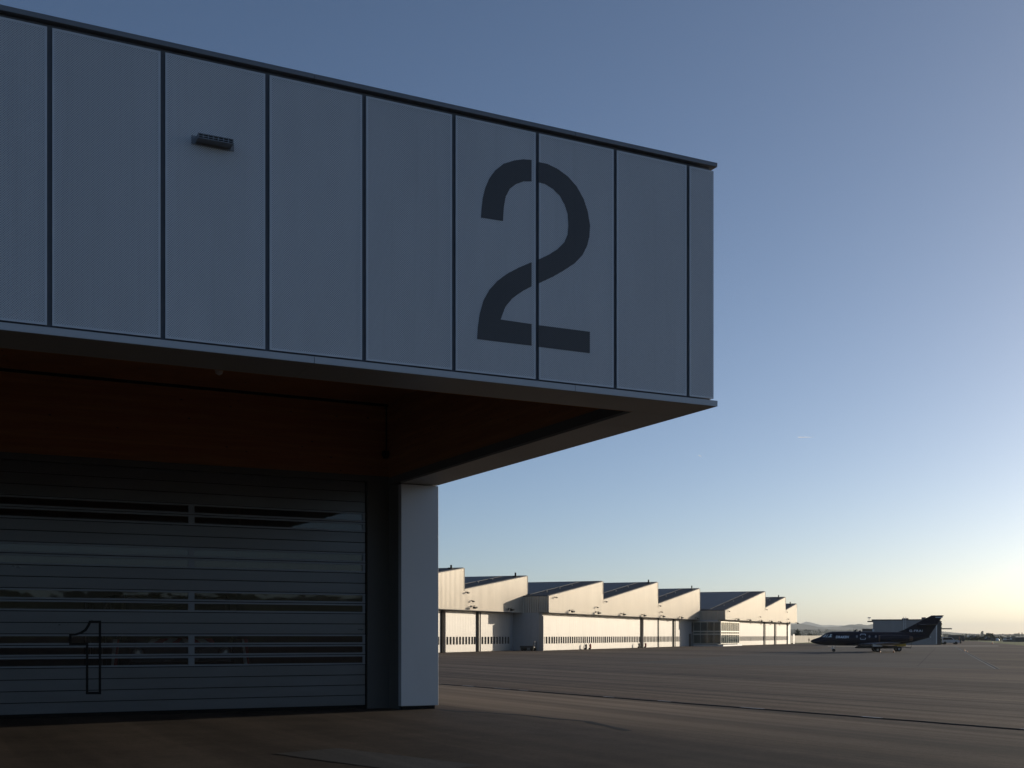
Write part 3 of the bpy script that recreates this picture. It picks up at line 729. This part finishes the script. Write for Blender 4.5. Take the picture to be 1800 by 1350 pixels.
# fin, tailplane
m = MB()
fin = [(11.3,2.66),(12.2,3.0),(15.72,4.92),(17.28,4.92),(17.0,4.62),(15.35,2.02),(14.3,2.2)]
m.prism([(XM-a,b) for a,b in fin], 'y', -.085, .085); fn_ = m.build('fin', M['navy2'], jet, bevel=.05)
text_mesh('registration', 'G-FRAI', .3, M['palepaint'], jet, lambda a, b: (XM-(12.9+a*1.68), .098, 2.72+b*.29), 0, .006, 1.15)
m = MB(); m.box(XM-17.12, XM-16.2, -.092, .092, 4.60, 4.72); m.build('rudder_tip', M['rail'], jet)
def aero(name, rootLE, rootC, tipLE, tipC, y0, y1, z0, z1, th, mat, s):
    prof = [(0,0),(.03,.35),(.12,.7),(.3,1),(.6,.75),(1,.06),(1,-.06),(.6,-.5),(.3,-.7),(.1,-.45)]
    rs = []
    for LE, C_, y, z, k in ((rootLE,rootC,y0,z0,1),(tipLE,tipC,y1,z1,.9),(tipLE+tipC*.12,tipC*.8,y1+.07,z1,.3)):
        rs.append([(XM-(LE+C_*a), s*y, z+b*C_*th*.5*k) for a, b in prof])
    m = MB(); m.loft(rs); return m.build(name, mat, jet, smooth=True, angle=50)
M['wingtop'] = pm('wing_paint', (.11,.12,.15), .3, 0, .1)
for s in (1,-1):
    aero('wing', 6.3, 4.6, 10.1, 1.6, .6, 8.1, 1.0, 1.28, .11, M['wingtop'], s)
    aero('tailplane', 13.7, 2.3, 15.4, 1.1, .05, 3.3, 3.62, 3.70, .10, M['navy'], s)
    m = MB(); prof = [(8.98,.30),(9.02,.38),(9.15,.43),(9.6,.47),(10.6,.48),(11.6,.46),(12.4,.40),(12.9,.33)]
    m.lathe_x([(XM-a,r) for a,r in prof], s*1.62, 1.84, 24); nc = m.build('engine_nacelle', M['navy'], jet, smooth=True, angle=50)
    m = MB(); m.lathe_x([(XM-8.96,.40),(XM-9.06,.44),(XM-9.16,.44)], s*1.62, 1.84, 24, cap=False); m.lathe_x([(XM-8.975,.29),(XM-8.96,.40)], s*1.62, 1.84, 24, cap=False); m.build('intake_ring', M['copper'], nc, smooth=True)
    m = MB(); m.lathe_x([(XM-12.88,.34),(XM-13.2,.30),(XM-13.32,.2)], s*1.62, 1.84, 20); m.build('exhaust', M['copper'], nc, smooth=True)
    m = MB(); m.box(XM-12.2, XM-9.9, min(s*.6,s*1.3), max(s*.6,s*1.3), 1.82, 1.98); m.build('engine_pylon', M['navy2'], jet, bevel=.04)
    m = MB(); m.lathe_x([(XM-5.95,.02),(XM-6.0,.09),(XM-6.25,.135),(XM-9.6,.135),(XM-10.2,.10),(XM-10.3,.02)], s*4.1, .66, 14); pd = m.build('underwing_pod', M['black'], jet, smooth=True)
    m = MB(); m.box(XM-9.4, XM-8.2, s*4.1-.05, s*4.1+.05, .75, 1.15); m.build('pod_pylon', M['metal'], pd)
    # main gear
    for dy in (-.16,.16):
        m = MB(); yy = s*1.85+dy
        m.loft([[(r*math.cos(t*math.pi/12), yy+w, .33+r*math.sin(t*math.pi/12)) for t in range(24)] for w, r in ((-.09,.24),(-.07,.33),(.07,.33),(.09,.24))]); wh = m.build('wheel', M['tyre'], jet, smooth=True)
        m = MB(); m.tube((0,yy-.10,.33),(0,yy+.10,.33),.15,n=14); m.build('hub', M['metal'], wh)
    m = MB(); m.tube((0,s*1.85,.33),(-.05,s*1.8,1.1),.08); m.tube((.35,s*1.7,1.0),(0,s*1.85,.5),.04); m.box(-.5,.1,s*2.06-.02,s*2.06+.02,.45,1.05); m.build('main_gear_leg', M['darkgrey'], jet)
nx = XM-3.1
for dy in (-.14,.14):
    m = MB(); m.loft([[(nx+r*math.cos(t*math.pi/12), dy+w, .22+r*math.sin(t*math.pi/12)) for t in range(24)] for w, r in ((-.07,.15),(-.05,.22),(.05,.22),(.07,.15))]); m.build('wheel', M['tyre'], jet, smooth=True)
m = MB(); m.tube((nx,0,.22),(nx+.22,0,.95),.06); m.tube((nx,0,.3),(nx-.3,0,.95),.035); m.tube((nx,-.1,.22),(nx,.1,.22),.04); m.box(nx+.12,nx+.38,-.12,.12,.42,.56); m.build('nose_gear_leg', M['metal'], jet)
m = MB(); m.prism([(XM-5.6,2.76),(XM-6.05,3.08),(XM-6.15,3.06),(XM-5.95,2.76)], 'y', -.015, .015); m.build('antenna', M['navy2'], jet)
m = MB(); m.lathe_z([(2.74,.2),(2.86,.16),(2.92,.06)], XM-6.55, 0, 12); m.build('antenna', M['navy2'], jet, smooth=True)
m = MB(); m.box(XM-8.4,XM-8.15,-.02,.02,2.76,3.1); m.build('antenna', M['rail'], jet)
m = MB(); m.tube((XM-.02,0,1.46),(XM+.12,0,1.5),.03,.01); m.build('pitot_probe', M['metal'], jet)
m = MB(); m.lathe_x([(XM-15.48,.08),(XM-15.62,.06),(XM-15.68,.02)], 0, 2.025, 10); m.build('tail_light', M['white'], jet)

# ground power trailer behind the wing
gp = ground(1582,1145.2); gpu = empty('power_cart', gp, R(-3), label='yellow and grey ground power cart on wheels beneath the jet tail', cat='cart')
m = MB(); m.box(-4.0,-.5,-.6,.6,.42,.80); m.build('chassis', M['darkgrey'], gpu, bevel=.04)
m = MB(); m.prism([(-.9,.72),(-.9,1.12),(-.75,1.2),(.55,1.2),(.7,1.05),(.7,.72)], 'y', -.55, .55); m.build('generator_hood', M['yellow'], gpu, bevel=.04)
m = MB(); m.tube((.5,0,.6),(1.5,0,.5),.05); m.tube((1.5,0,.5),(1.65,0,1.35),.035); m.tube((1.4,-.2,1.35),(1.65,.2,1.35),.04); m.box(-.6,.4,-.4,.4,.55,.68); m.build('drawbar', M['darkgrey'], gpu)
for xx, yy in ((-.3,-.62),(-.3,.62),(-3.4,-.62),(-3.4,.62)):
    m = MB(); m.loft([[(xx+r*math.cos(t*math.pi/10), yy+w, .36+r*math.sin(t*math.pi/10)) for t in range(20)] for w, r in ((-.1,.24),(-.08,.36),(.08,.36),(.1,.24))]); wh = m.build('wheel', M['tyre'], gpu, smooth=True)
    m = MB(); m.tube((xx,yy-.11,.36),(xx,yy+.11,.36),.16,n=12); m.build('hub', M['rail'], wh)
def cone(px, py, label, s=1):
    e = empty('traffic_cone', ground(px,py), 0, label=label, cat='cone', group='orange cones on the apron')
    m = MB(); m.box(-.17*s,.17*s,-.17*s,.17*s,.0,.04*s); m.build('base', M['black'], e)
    m = MB(); m.lathe_z([(.04*s,.13*s),(.45*s,.03*s)],0,0,12); m.build('body', M['orange'], e, smooth=True)
    
cone(1571,1147.2,'orange cone on the ground just behind the jet main wheel', .7)
cone(1547,1147.2,'orange cone standing against the jet main wheel', .7)
cone(1695.5,1145.2,'orange cone at the drain, the nearer of two', .7)
cone(1700.5,1146.9,'small orange cone on the drain, the one farther right', .5)
cone(1744.5,1131.8,'orange cone at the edge of the grass verge', 1.4)

# ------------------------------------------------------------------ vehicles
def car(name, loc, rz, paint, label, cat, group=None, kind='suv', lamp=True):
    e = empty(name, loc, rz, label=label, cat=cat, group=group)
    if kind == 'suv': body = [(-2.2,.4),(-2.25,1.0),(-2.15,1.1),(1.0,1.1),(2.1,1.0),(2.25,.8),(2.25,.4)]; cab = [(-2.15,1.1),(-2.0,1.75),(-1.7,1.82),(.3,1.8),(1.05,1.1)]
    elif kind == 'van': body = [(-2.6,.4),(-2.62,1.2),(1.6,1.2),(2.4,1.05),(2.5,.7),(2.5,.4)]; cab = [(-2.6,1.2),(-2.55,2.1),(-2.3,2.2),(.9,2.2),(1.7,1.2)]
    else: body = [(-2.1,.35),(-2.15,.85),(-1.9,.95),(.9,.95),(1.9,.82),(2.1,.65),(2.1,.35)]; cab = [(-1.75,.95),(-1.1,1.42),(.1,1.42),(.95,.95)]
    m = MB(); m.prism(body, 'y', -.9, .9); m.prism([(a,b-.01) for a,b in cab], 'y', -.78, .78); m.build('body', paint, e, bevel=.07)
    zc0 = cab[0][1]; zt = max(p[1] for p in cab); x0, x1 = cab[0][0]+.3, cab[-1][0]-.35
    for s in (-1,1):
        m = MB(); m.prism([(x0,zc0+.08),(x0+.12,zt-.12),(x1-.42,zt-.12),(x1,zc0+.08)], 'y', s*.787, s*.80); m.build('side_window', M['carglass'], e)
        for xx in (-1.35,1.35):
            m = MB(); m.loft([[(xx+r*math.cos(t*math.pi/9), s*.8+w, .36+r*math.sin(t*math.pi/9)) for t in range(18)] for w, r in ((-.12,.25),(-.1,.36),(.1,.36),(.12,.25))]); m.build('wheel', M['tyre'], e, smooth=True)
        m = MB(); m.box(body[-2][0]-.03, body[-2][0]+.03, s*.68-.16, s*.68+.16, .68, .84); m.build('headlight', M['rail'], e)
    return e
car('parked_suv', ground(1669.5,1132.6), R(-8), M['carwhite'], 'white estate car parked by the right end of the grey building', 'car')
rowg = 'vehicles parked along the hedge'
for px, py, pt, kind, rz, lab, cat in (
    (1695,1125.6,'cardark','suv',4,'dark car parked before the hedge, leftmost of the row behind the service truck','car'),
    (1704.5,1125.8,'cardark','car',-6,'dark low car parked between two pale cars along the hedge','car'),
    (1711,1125.9,'carsilver','van',2,'silver van parked in the hedge row right of a dark low car','van'),
    (1718,1126.0,'carblue','suv',-4,'blue-grey car parked at the right end of the first hedge row','car'),
    (1733,1126.0,'carsilver','suv',5,'silver car parked in front of the round dark tree','car'),
    (1739,1126.1,'cardark','car',-3,'dark car parked just right of a silver car by the round tree','car')):
    car('parked_'+cat, ground(px,py), R(rz), M[pt], lab, cat, rowg, kind)
tk = empty('service_truck', ground(1680.5,1127.6), R(4), label='dark box-bodied service truck parked beyond the white car', cat='truck')
m = MB(); m.box(-2.6,1.6,-1.1,1.1,.8,2.5); m.build('box_body', M['darkgrey'], tk, bevel=.05)
m = MB(); m.prism([(1.7,.6),(1.7,2.2),(2.6,2.2),(3.2,1.5),(3.3,.6)], 'y', -1.05, 1.05); m.build('cab', M['cardark'], tk, bevel=.05)
for xx in (-1.7,2.4):
    for s in (-1,1):
        m = MB(); m.tube((xx,s*.95-.13,.45),(xx,s*.95+.13,.45),.45,n=16); m.build('wheel', M['tyre'], tk)
tg = empty('luggage_tug', ground(1685.6,1131.0), R(80), label='small dark tug with orange light between the white car and the open apron', cat='tug')
m = MB(); m.prism([(-.9,.25),(-.9,.8),(-.1,.8),(0,1.0),(.9,.9),(.95,.25)], 'y', -.5, .5); m.build('body', M['darkgrey'], tg, bevel=.05)
m = MB(); m.tube((-.5,0,.8),(-.5,0,1.7),.04); m.lathe_z([(1.7,.1),(1.85,.08),(1.9,.02)],-.5,0,10); m.build('beacon', M['orange'], tg)
for xx in (-.55,.6):
    for s in (-1,1):
        m = MB(); m.tube((xx,s*.45-.08,.24),(xx,s*.45+.08,.24),.24,n=12); m.build('wheel', M['tyre'], tg)
# radome
rd = empty('radome', ground(1752.6,1126.7), 0, label='small white dome shelter on the grass beyond the apron', cat='radome')
m = MB(); m.lathe_z([(1.0*math.sin(t*math.pi/18)+.25, 1.0*math.cos(t*math.pi/18)) for t in range(-1,9)]+[(1.26,.03)],0,0,20); m.build('dome', M['white'], rd, smooth=True)
m = MB(); m.box(-2.3,-.95,-.9,.9,0,1.5); m.lathe_z([(0,.95),(.1,.95)],0,0,20); m.build('base', M['darkgrey'], rd)
# boundary wall, lamp posts, hedge, huts
wl = MB(); wl.box(0, 130, 0, .3, 0, 2.25); wo = wl.build('boundary_wall', M['concrete']); wo.location = (84.5, 361, 0); wo.rotation_euler = (0,0,HANG); tag(wo, 'pale concrete boundary wall between the long hangar and the jet nose', 'wall')
sgp = at(1422,1126,372); m = MB(); m.tube((0,0,0),(0,0,1.6),.08); m.box(-.18,.18,-.1,.1,.7,1.1); sp_ = m.build('marker_post', M['black']); sp_.location = (sgp.x,372,0); tag(sp_, 'short dark marker post in front of the pale boundary wall', 'post')
def lamp_post(px, ptop, Y, arms, label):
    x = (px-900)/F*Y; h = CH+Y*(HY-ptop)/F
    e = empty('street_lamp', (x,Y,0), 0, label=label, cat='street lamp', group='street lamps behind the boundary wall')
    m = MB(); m.tube((0,0,0),(0,0,h),.11,.08,8); m.build('pole', M['darkgrey'], e)
    for s in arms:
        m = MB(); m.tube((0,0,h-.05),(s*1.5,0,h+.15),.06,.05,6); m.box(min(s*1.2,s*2.1),max(s*1.2,s*2.1),-.15,.15,h+.1,h+.24); m.build('lamp_arm', M['darkgrey'], e)
lamp_post(1410.5,1109.5,560,(-1,),'grey street lamp with one arm, nearest the long hangar end')
lamp_post(1420.5,1108.6,560,(-1,1),'grey street lamp with two arms behind the concrete wall')
lamp_post(1436,1111.5,620,(1,),'grey street lamp with one arm above the jet nose')
lamp_post(1451,1111.8,620,(-1,),'grey street lamp rising behind the jet cockpit')
def leafy(m, c, rx, ry, rz, n_, size, lump=.35):
    c = Vector(c); off = Vector((random.random()*50, random.random()*50, 0))
    k = 0
    while k < n_:
        d = Vector((random.gauss(0,1),random.gauss(0,1),random.gauss(0,1))).normalized()
        r = random.random()**.45
        lim = 1 - lump + lump*1.6*(.5+.5*mnoise.noise(d*2.1+off))
        p = c + Vector((d.x*rx, d.y*ry, d.z*rz))*r*lim
        s = size*random.uniform(.6,1.3)
        a = Vector((random.gauss(0,1),random.gauss(0,1),random.gauss(0,1))).normalized()*s; b = a.cross(Vector((random.gauss(0,1),random.gauss(0,1),random.gauss(0,1)))).normalized()*s*.8
        m.face([p-a, p+b, p+a, p-b]); k += 1
def tree(px, ptop, Y, rpx, mat, label, shape='round', n_=700, name='broadleaf_tree', group='trees beyond the airfield'):
    x = (px-900)/F*Y; H = CH + Y*(HY-ptop)/F; r = rpx/F*Y
    e = empty(name, (x,Y,0), random.random()*6, label=label, cat='tree', group=group)
    m = MB(); m.tube((0,0,0),(0,0,H*.55),H*.035,H*.018,8)
    for k in range(5):
        t = k*1.26+random.random(); m.tube((0,0,H*(.25+.06*k)),(math.cos(t)*r*.6,math.sin(t)*r*.6,H*(.5+.07*k)),H*.014,H*.005,6)
    m.build('trunk', M['bark'], e)
    m = MB()
    if shape == 'round':
        leafy(m, (0,0,H*.55), r, r, H*.45, n_//2, r*.13)
        for k in range(6):
            t = k*1.05+random.random(); leafy(m, (math.cos(t)*r*.55,math.sin(t)*r*.55,H*random.uniform(.3,.75)), r*.5, r*.5, H*.22, n_//12, r*.13)
    elif shape == 'poplar':
        for k in range(7):
            leafy(m, (random.uniform(-.2,.2)*r,0,H*(.2+.11*k)), r*(.9-.4*abs(k-2.5)/4), r*.8, H*.12, n_//7, r*.22)
    else:
        for k in range(8):
            z = H*(.15+.1*k); w = r*(1-.115*k); leafy(m, (0,0,z), w, w, H*.09, n_//8, r*.16)
    m.build('crown', mat, e, recalc=False)
tree(1738.5,1112.6,700,8.5,M['leafdark'],'large round dark green tree, the darkest in the far right tree line',n_=1500)
tree(1746.5,1118.0,720,5.0,M['leafdark'],'low dark bush-like tree at the right foot of the large round tree',n_=600)
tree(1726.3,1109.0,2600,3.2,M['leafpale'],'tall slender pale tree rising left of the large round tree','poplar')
tree(1719,1116.0,1500,3.6,M['leafmid'],'small rounded tree left of the slender pale tree')
tree(1709,1115.4,1500,3.2,M['leafmid'],'small square-topped tree second left of the slender pale tree')
tree(1698.5,1113.8,1900,2.4,M['leafmid'],'narrow dark tree with a pointed top above the parked cars','poplar')
tree(1691.3,1115.6,1700,2.0,M['leafmid'],'small narrow tree farthest left above the parked cars','poplar')
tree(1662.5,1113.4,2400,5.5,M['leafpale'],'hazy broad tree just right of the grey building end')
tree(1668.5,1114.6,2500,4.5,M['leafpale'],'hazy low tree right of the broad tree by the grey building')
tree(1761.8,1118.6,900,3.4,M['leafmid'],'low dark tree right of the white dome')
tree(1772.5,1118.4,1300,2.8,M['leafmid'],'low tree behind the pale sheds at far right')
tree(1781,1117.8,1500,3.6,M['leafmid'],'small tree left of the tall hazy grove at the right edge')
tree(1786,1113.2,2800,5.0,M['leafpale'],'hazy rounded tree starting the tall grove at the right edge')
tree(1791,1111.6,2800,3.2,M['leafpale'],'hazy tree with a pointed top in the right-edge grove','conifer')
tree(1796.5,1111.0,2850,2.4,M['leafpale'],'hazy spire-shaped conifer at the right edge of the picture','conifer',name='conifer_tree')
tree(1401.5,1105.0,470,5.5,M['leafdark'],'dark green tree at the far end of the long hangar',n_=900)
tree(1424,1113.4,640,6.5,M['leafdark'],'dark low tree below the two-armed street lamp')
tree(1431.5,1114.2,650,4.5,M['leafdark'],'dark low tree right of the two-armed street lamp')
tree(1407,1112.6,660,3.0,M['leafmid'],'pointed grey-green tree left of the two-armed street lamp','conifer',name='conifer_tree')
m = MB()
h0, h1 = ground(1655,1126.3), ground(1800,1126.5)
for k in range(26): 
    p = h0+(h1-h0)*(k/25)+Vector((0,25,0)); leafy(m, (p.x,p.y,.9), 2.2, 1.0, 1.25, 70, .35)
hb = m.build('hedge', M['leafdark'], recalc=False); tag(hb, 'long clipped dark hedge behind the parked cars', 'hedge')
for px, py, w, h, mt, lab in ((1782,1125.6,10,1.5,'rail','pale low shed in the grass at far right, left of the dark shed'),(1797.5,1128.4,6,1.6,'darkgrey','dark low shed at the right edge beyond the grass'),(1776,1128.0,4,.7,'darkgrey','low dark bunker in the grass below the pale shed')):
    p = ground(px,py); e = empty('shed', p, R(-3), label=lab, cat='shed', group='sheds in the grass at far right')
    m = MB(); m.box(-w/2,w/2,-2,2,0,h-.2); m.build('wall', M[mt], e)
    m = MB(); m.prism([(-w/2-.2,h-.2),(w/2+.2,h-.2),(w/2+.2,h-.05),(0,h+.12),(-w/2-.2,h-.05)], 'y', -2.2, 2.2); m.build('roof', M['darkgrey'], e)
    if w > 6:
        for k in range(3):
            xx = -w/2+w*(k+.5)/3; mm = MB(); mm.box(xx-.8,xx+.8,-2.05,-2.005,.5,1.1); mm.build('window', M['hwin'], e)

# ------------------------------------------------------------------ hills, far woods and an added unseen ridge
M['hill'] = pm('wooded_hillside', (.032,.045,.026), .95, 0, .4, .012)
def hill(name, Y, xs, tops, depth, rough, seed):
    m = MB(); rows = []
    n_ = 160; px0, px1 = xs
    def top(px):
        for (a, b), (c, d) in zip(tops, tops[1:]):
            if a <= px <= c:
                t = (px-a)/(c-a); t = t*t*(3-2*t); return b+(d-b)*t
        return tops[-1][1]
    for j in range(5):
        f = (0,.45,.8,1,.6)[j]; y = Y-depth+depth*(0,.4,.75,1,1.5)[j]
        rows.append([((px0+(px1-px0)*i/n_-900)/F*Y, y, -.5+max(0,(CH+Y*(HY-top(px0+(px1-px0)*i/n_))/F))*f*(1+rough*mnoise.noise(Vector((i*.35,j*2.1,seed))))) for i in range(n_+1)])
    for j in range(4):
        for i in range(n_): m.face([rows[j][i],rows[j][i+1],rows[j+1][i+1],rows[j+1][i]])
    return tag(m.build(name, M['hill'], smooth=True, angle=180), kind='structure')
hill('hills', 3900, (1250,1900), [(1250,1104),(1395,1105.5),(1440,1106),(1500,1107),(1560,1110),(1640,1113),(1700,1114.8),(1800,1114.5),(1900,1114)], 900, .12, 1)
hill('hills', 7200, (1250,1760), [(1250,1094),(1395,1096),(1403,1095.2),(1412,1099.5),(1440,1102.5),(1475,1101.5),(1493,1097.8),(1512,1096.8),(1520,1099),(1535,1097.2),(1580,1103),(1640,1111),(1690,1114),(1760,1116)], 1200, .06, 2)
hill('mountains', 14500, (1300,1700), [(1300,1100),(1405,1099),(1418,1092.4),(1432,1096.5),(1445,1098.6),(1500,1099.5),(1580,1104),(1700,1115)], 1800, .03, 3)
m = MB(); xs_ = [-1500+25*i for i in range(121)]  # unseen ridge added behind the camera to darken the door-glass reflections
def added_ridge(x): return 38 + 12*mnoise.noise(Vector((x*.011,3,0))) + 5*mnoise.noise(Vector((x*.06,8,0)))
for a, b in zip(xs_, xs_[1:]):
    m.face([(a,-700,-.5),(b,-700,-.5),(b,-760,added_ridge(b)),(a,-760,added_ridge(a))]); m.face([(a,-760,added_ridge(a)),(b,-760,added_ridge(b)),(b,-900,added_ridge(b)*.9),(a,-900,added_ridge(a)*.9)])
tag(m.build('hills', M['hill'], smooth=True, angle=180), kind='structure')  # the added reflection ridge, out of view
m = MB()
for k in range(230):
    px = random.uniform(1385,1560) if k < 130 else random.uniform(1560,1840); Y = random.uniform(3000,3600)
    tp_ = 1106 + random.uniform(-1.5,8.5) if px < 1560 else random.uniform(1113.8,1117)
    x = (px-900)/F*Y; z1 = CH+Y*(HY-tp_)/F; leafy(m, (x,Y,z1*.5), random.uniform(4,10), 6, z1*.5, 60, 1.6)
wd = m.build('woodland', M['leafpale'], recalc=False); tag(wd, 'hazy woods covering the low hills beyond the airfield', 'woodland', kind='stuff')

# ------------------------------------------------------------------ vapour trails
def trail_mat():
    t = NT('vapour'); tl = t.n('ShaderNodeBsdfTranslucent'); tl.inputs['Color'].default_value = (.9,.9,.9,1); tp2 = t.n('ShaderNodeBsdfTransparent'); mx = t.n('ShaderNodeMixShader'); t.t.nodes.remove(t.b)
    tc = t.n('ShaderNodeTexCoord'); sp = t.n('ShaderNodeSeparateXYZ'); t.l(tc.outputs['Object'], sp.inputs[0])
    t.l(t.math('MULTIPLY', t.ramp(sp.outputs[0], 1, 0), .42), mx.inputs[0]); t.l(tp2.outputs[0], mx.inputs[1]); t.l(tl.outputs[0], mx.inputs[2]); t.l(mx.outputs[0], t.out.inputs['Surface']); return t.mat
M['vapour'] = trail_mat()
for (a, b, r, lab) in (((1403,768.5),(1434,768.5),.9,'thin white horizontal vapour trail in the sky, the longer of two'),((1228,800),(1234.5,803.5),.7,'tiny white slanting vapour trail left of the longer one')):
    Y = 12000; p, q = at(*a,Y), at(*b,Y); L = (q-p).length
    m = MB(); m.lathe_x([(0,.002),(.03,.8*r*Y/F/L),(.5,.8*r*Y/F/L),(1,.5*r*Y/F/L)],0,0,8); o = m.build('vapour_trail', M['vapour'], smooth=True)
    o.location = p; d = q-p; o.rotation_euler = d.to_track_quat('X','Z').to_euler(); o.scale = (L,L,L); tag(o, lab, 'contrail', 'vapour trails in the sky')

# ------------------------------------------------------------------ haze
HAZE = 0.65e-4
m = MB(); m.box(-8900, 15900, -2900, 18900, -1, 190); hz = m.build('haze', NT('haze_air').mat)
t = hz.data.materials[0].node_tree; t.nodes.remove(t.nodes['Principled BSDF'])
pv = t.nodes.new('ShaderNodeVolumePrincipled'); pv.inputs['Color'].default_value = (.85,.92,.97,1); pv.inputs['Density'].default_value = HAZE; pv.inputs['Anisotropy'].default_value = .2
t.links.new(pv.outputs[0], t.nodes['Material Output'].inputs['Volume']); tag(hz, kind='stuff')

# ------------------------------------------------------------------ light
AZ, EL = 54.0, 9.0                            # sun: degrees clockwise from +Y, elevation
w = bpy.data.worlds.new('World'); sc.world = w; w.use_nodes = True
sk = w.node_tree.nodes.new('ShaderNodeTexSky'); sk.sky_type = 'NISHITA'; sk.sun_disc = False
sk.sun_elevation = R(EL); sk.sun_rotation = R(AZ); sk.air_density = .58; sk.dust_density = 1.15; sk.ozone_density = 1.65; sk.altitude = 450
bg = w.node_tree.nodes['Background']; bg.inputs['Strength'].default_value = .121
w.node_tree.links.new(sk.outputs[0], bg.inputs[0])
sl = bpy.data.lights.new('sun', 'SUN'); sl.energy = 4.2; sl.angle = R(.5); sl.color = (1.0,.87,.68)
so = bpy.data.objects.new('sun', sl); COL.objects.link(so)
sd = Vector((math.sin(R(AZ))*math.cos(R(EL)), math.cos(R(AZ))*math.cos(R(EL)), math.sin(R(EL))))
so.rotation_euler = sd.to_track_quat('Z','Y').to_euler(); so.location = (60, 10, 60)

# ------------------------------------------------------------------ camera
cd = bpy.data.cameras.new('camera'); cam = bpy.data.objects.new('camera', cd); COL.objects.link(cam)
cam.location = (0,0,CH); cam.rotation_euler = (R(90),0,0)
cd.sensor_width = 36; cd.lens = F/1800*36; cd.shift_y = (HY-675)/1800; cd.clip_start = .1; cd.clip_end = 60000
sc.camera = cam
sc.view_settings.view_transform = 'Standard'; sc.view_settings.look = 'None'; sc.view_settings.exposure = 0; sc.view_settings.gamma = 1
sc.render.resolution_x, sc.render.resolution_y = 1024, 768
sc.cycles.use_denoising = True; sc.cycles.max_bounces = 8; sc.cycles.diffuse_bounces = 4; sc.cycles.volume_bounces = 0
sc.cycles.sample_clamp_indirect = 4
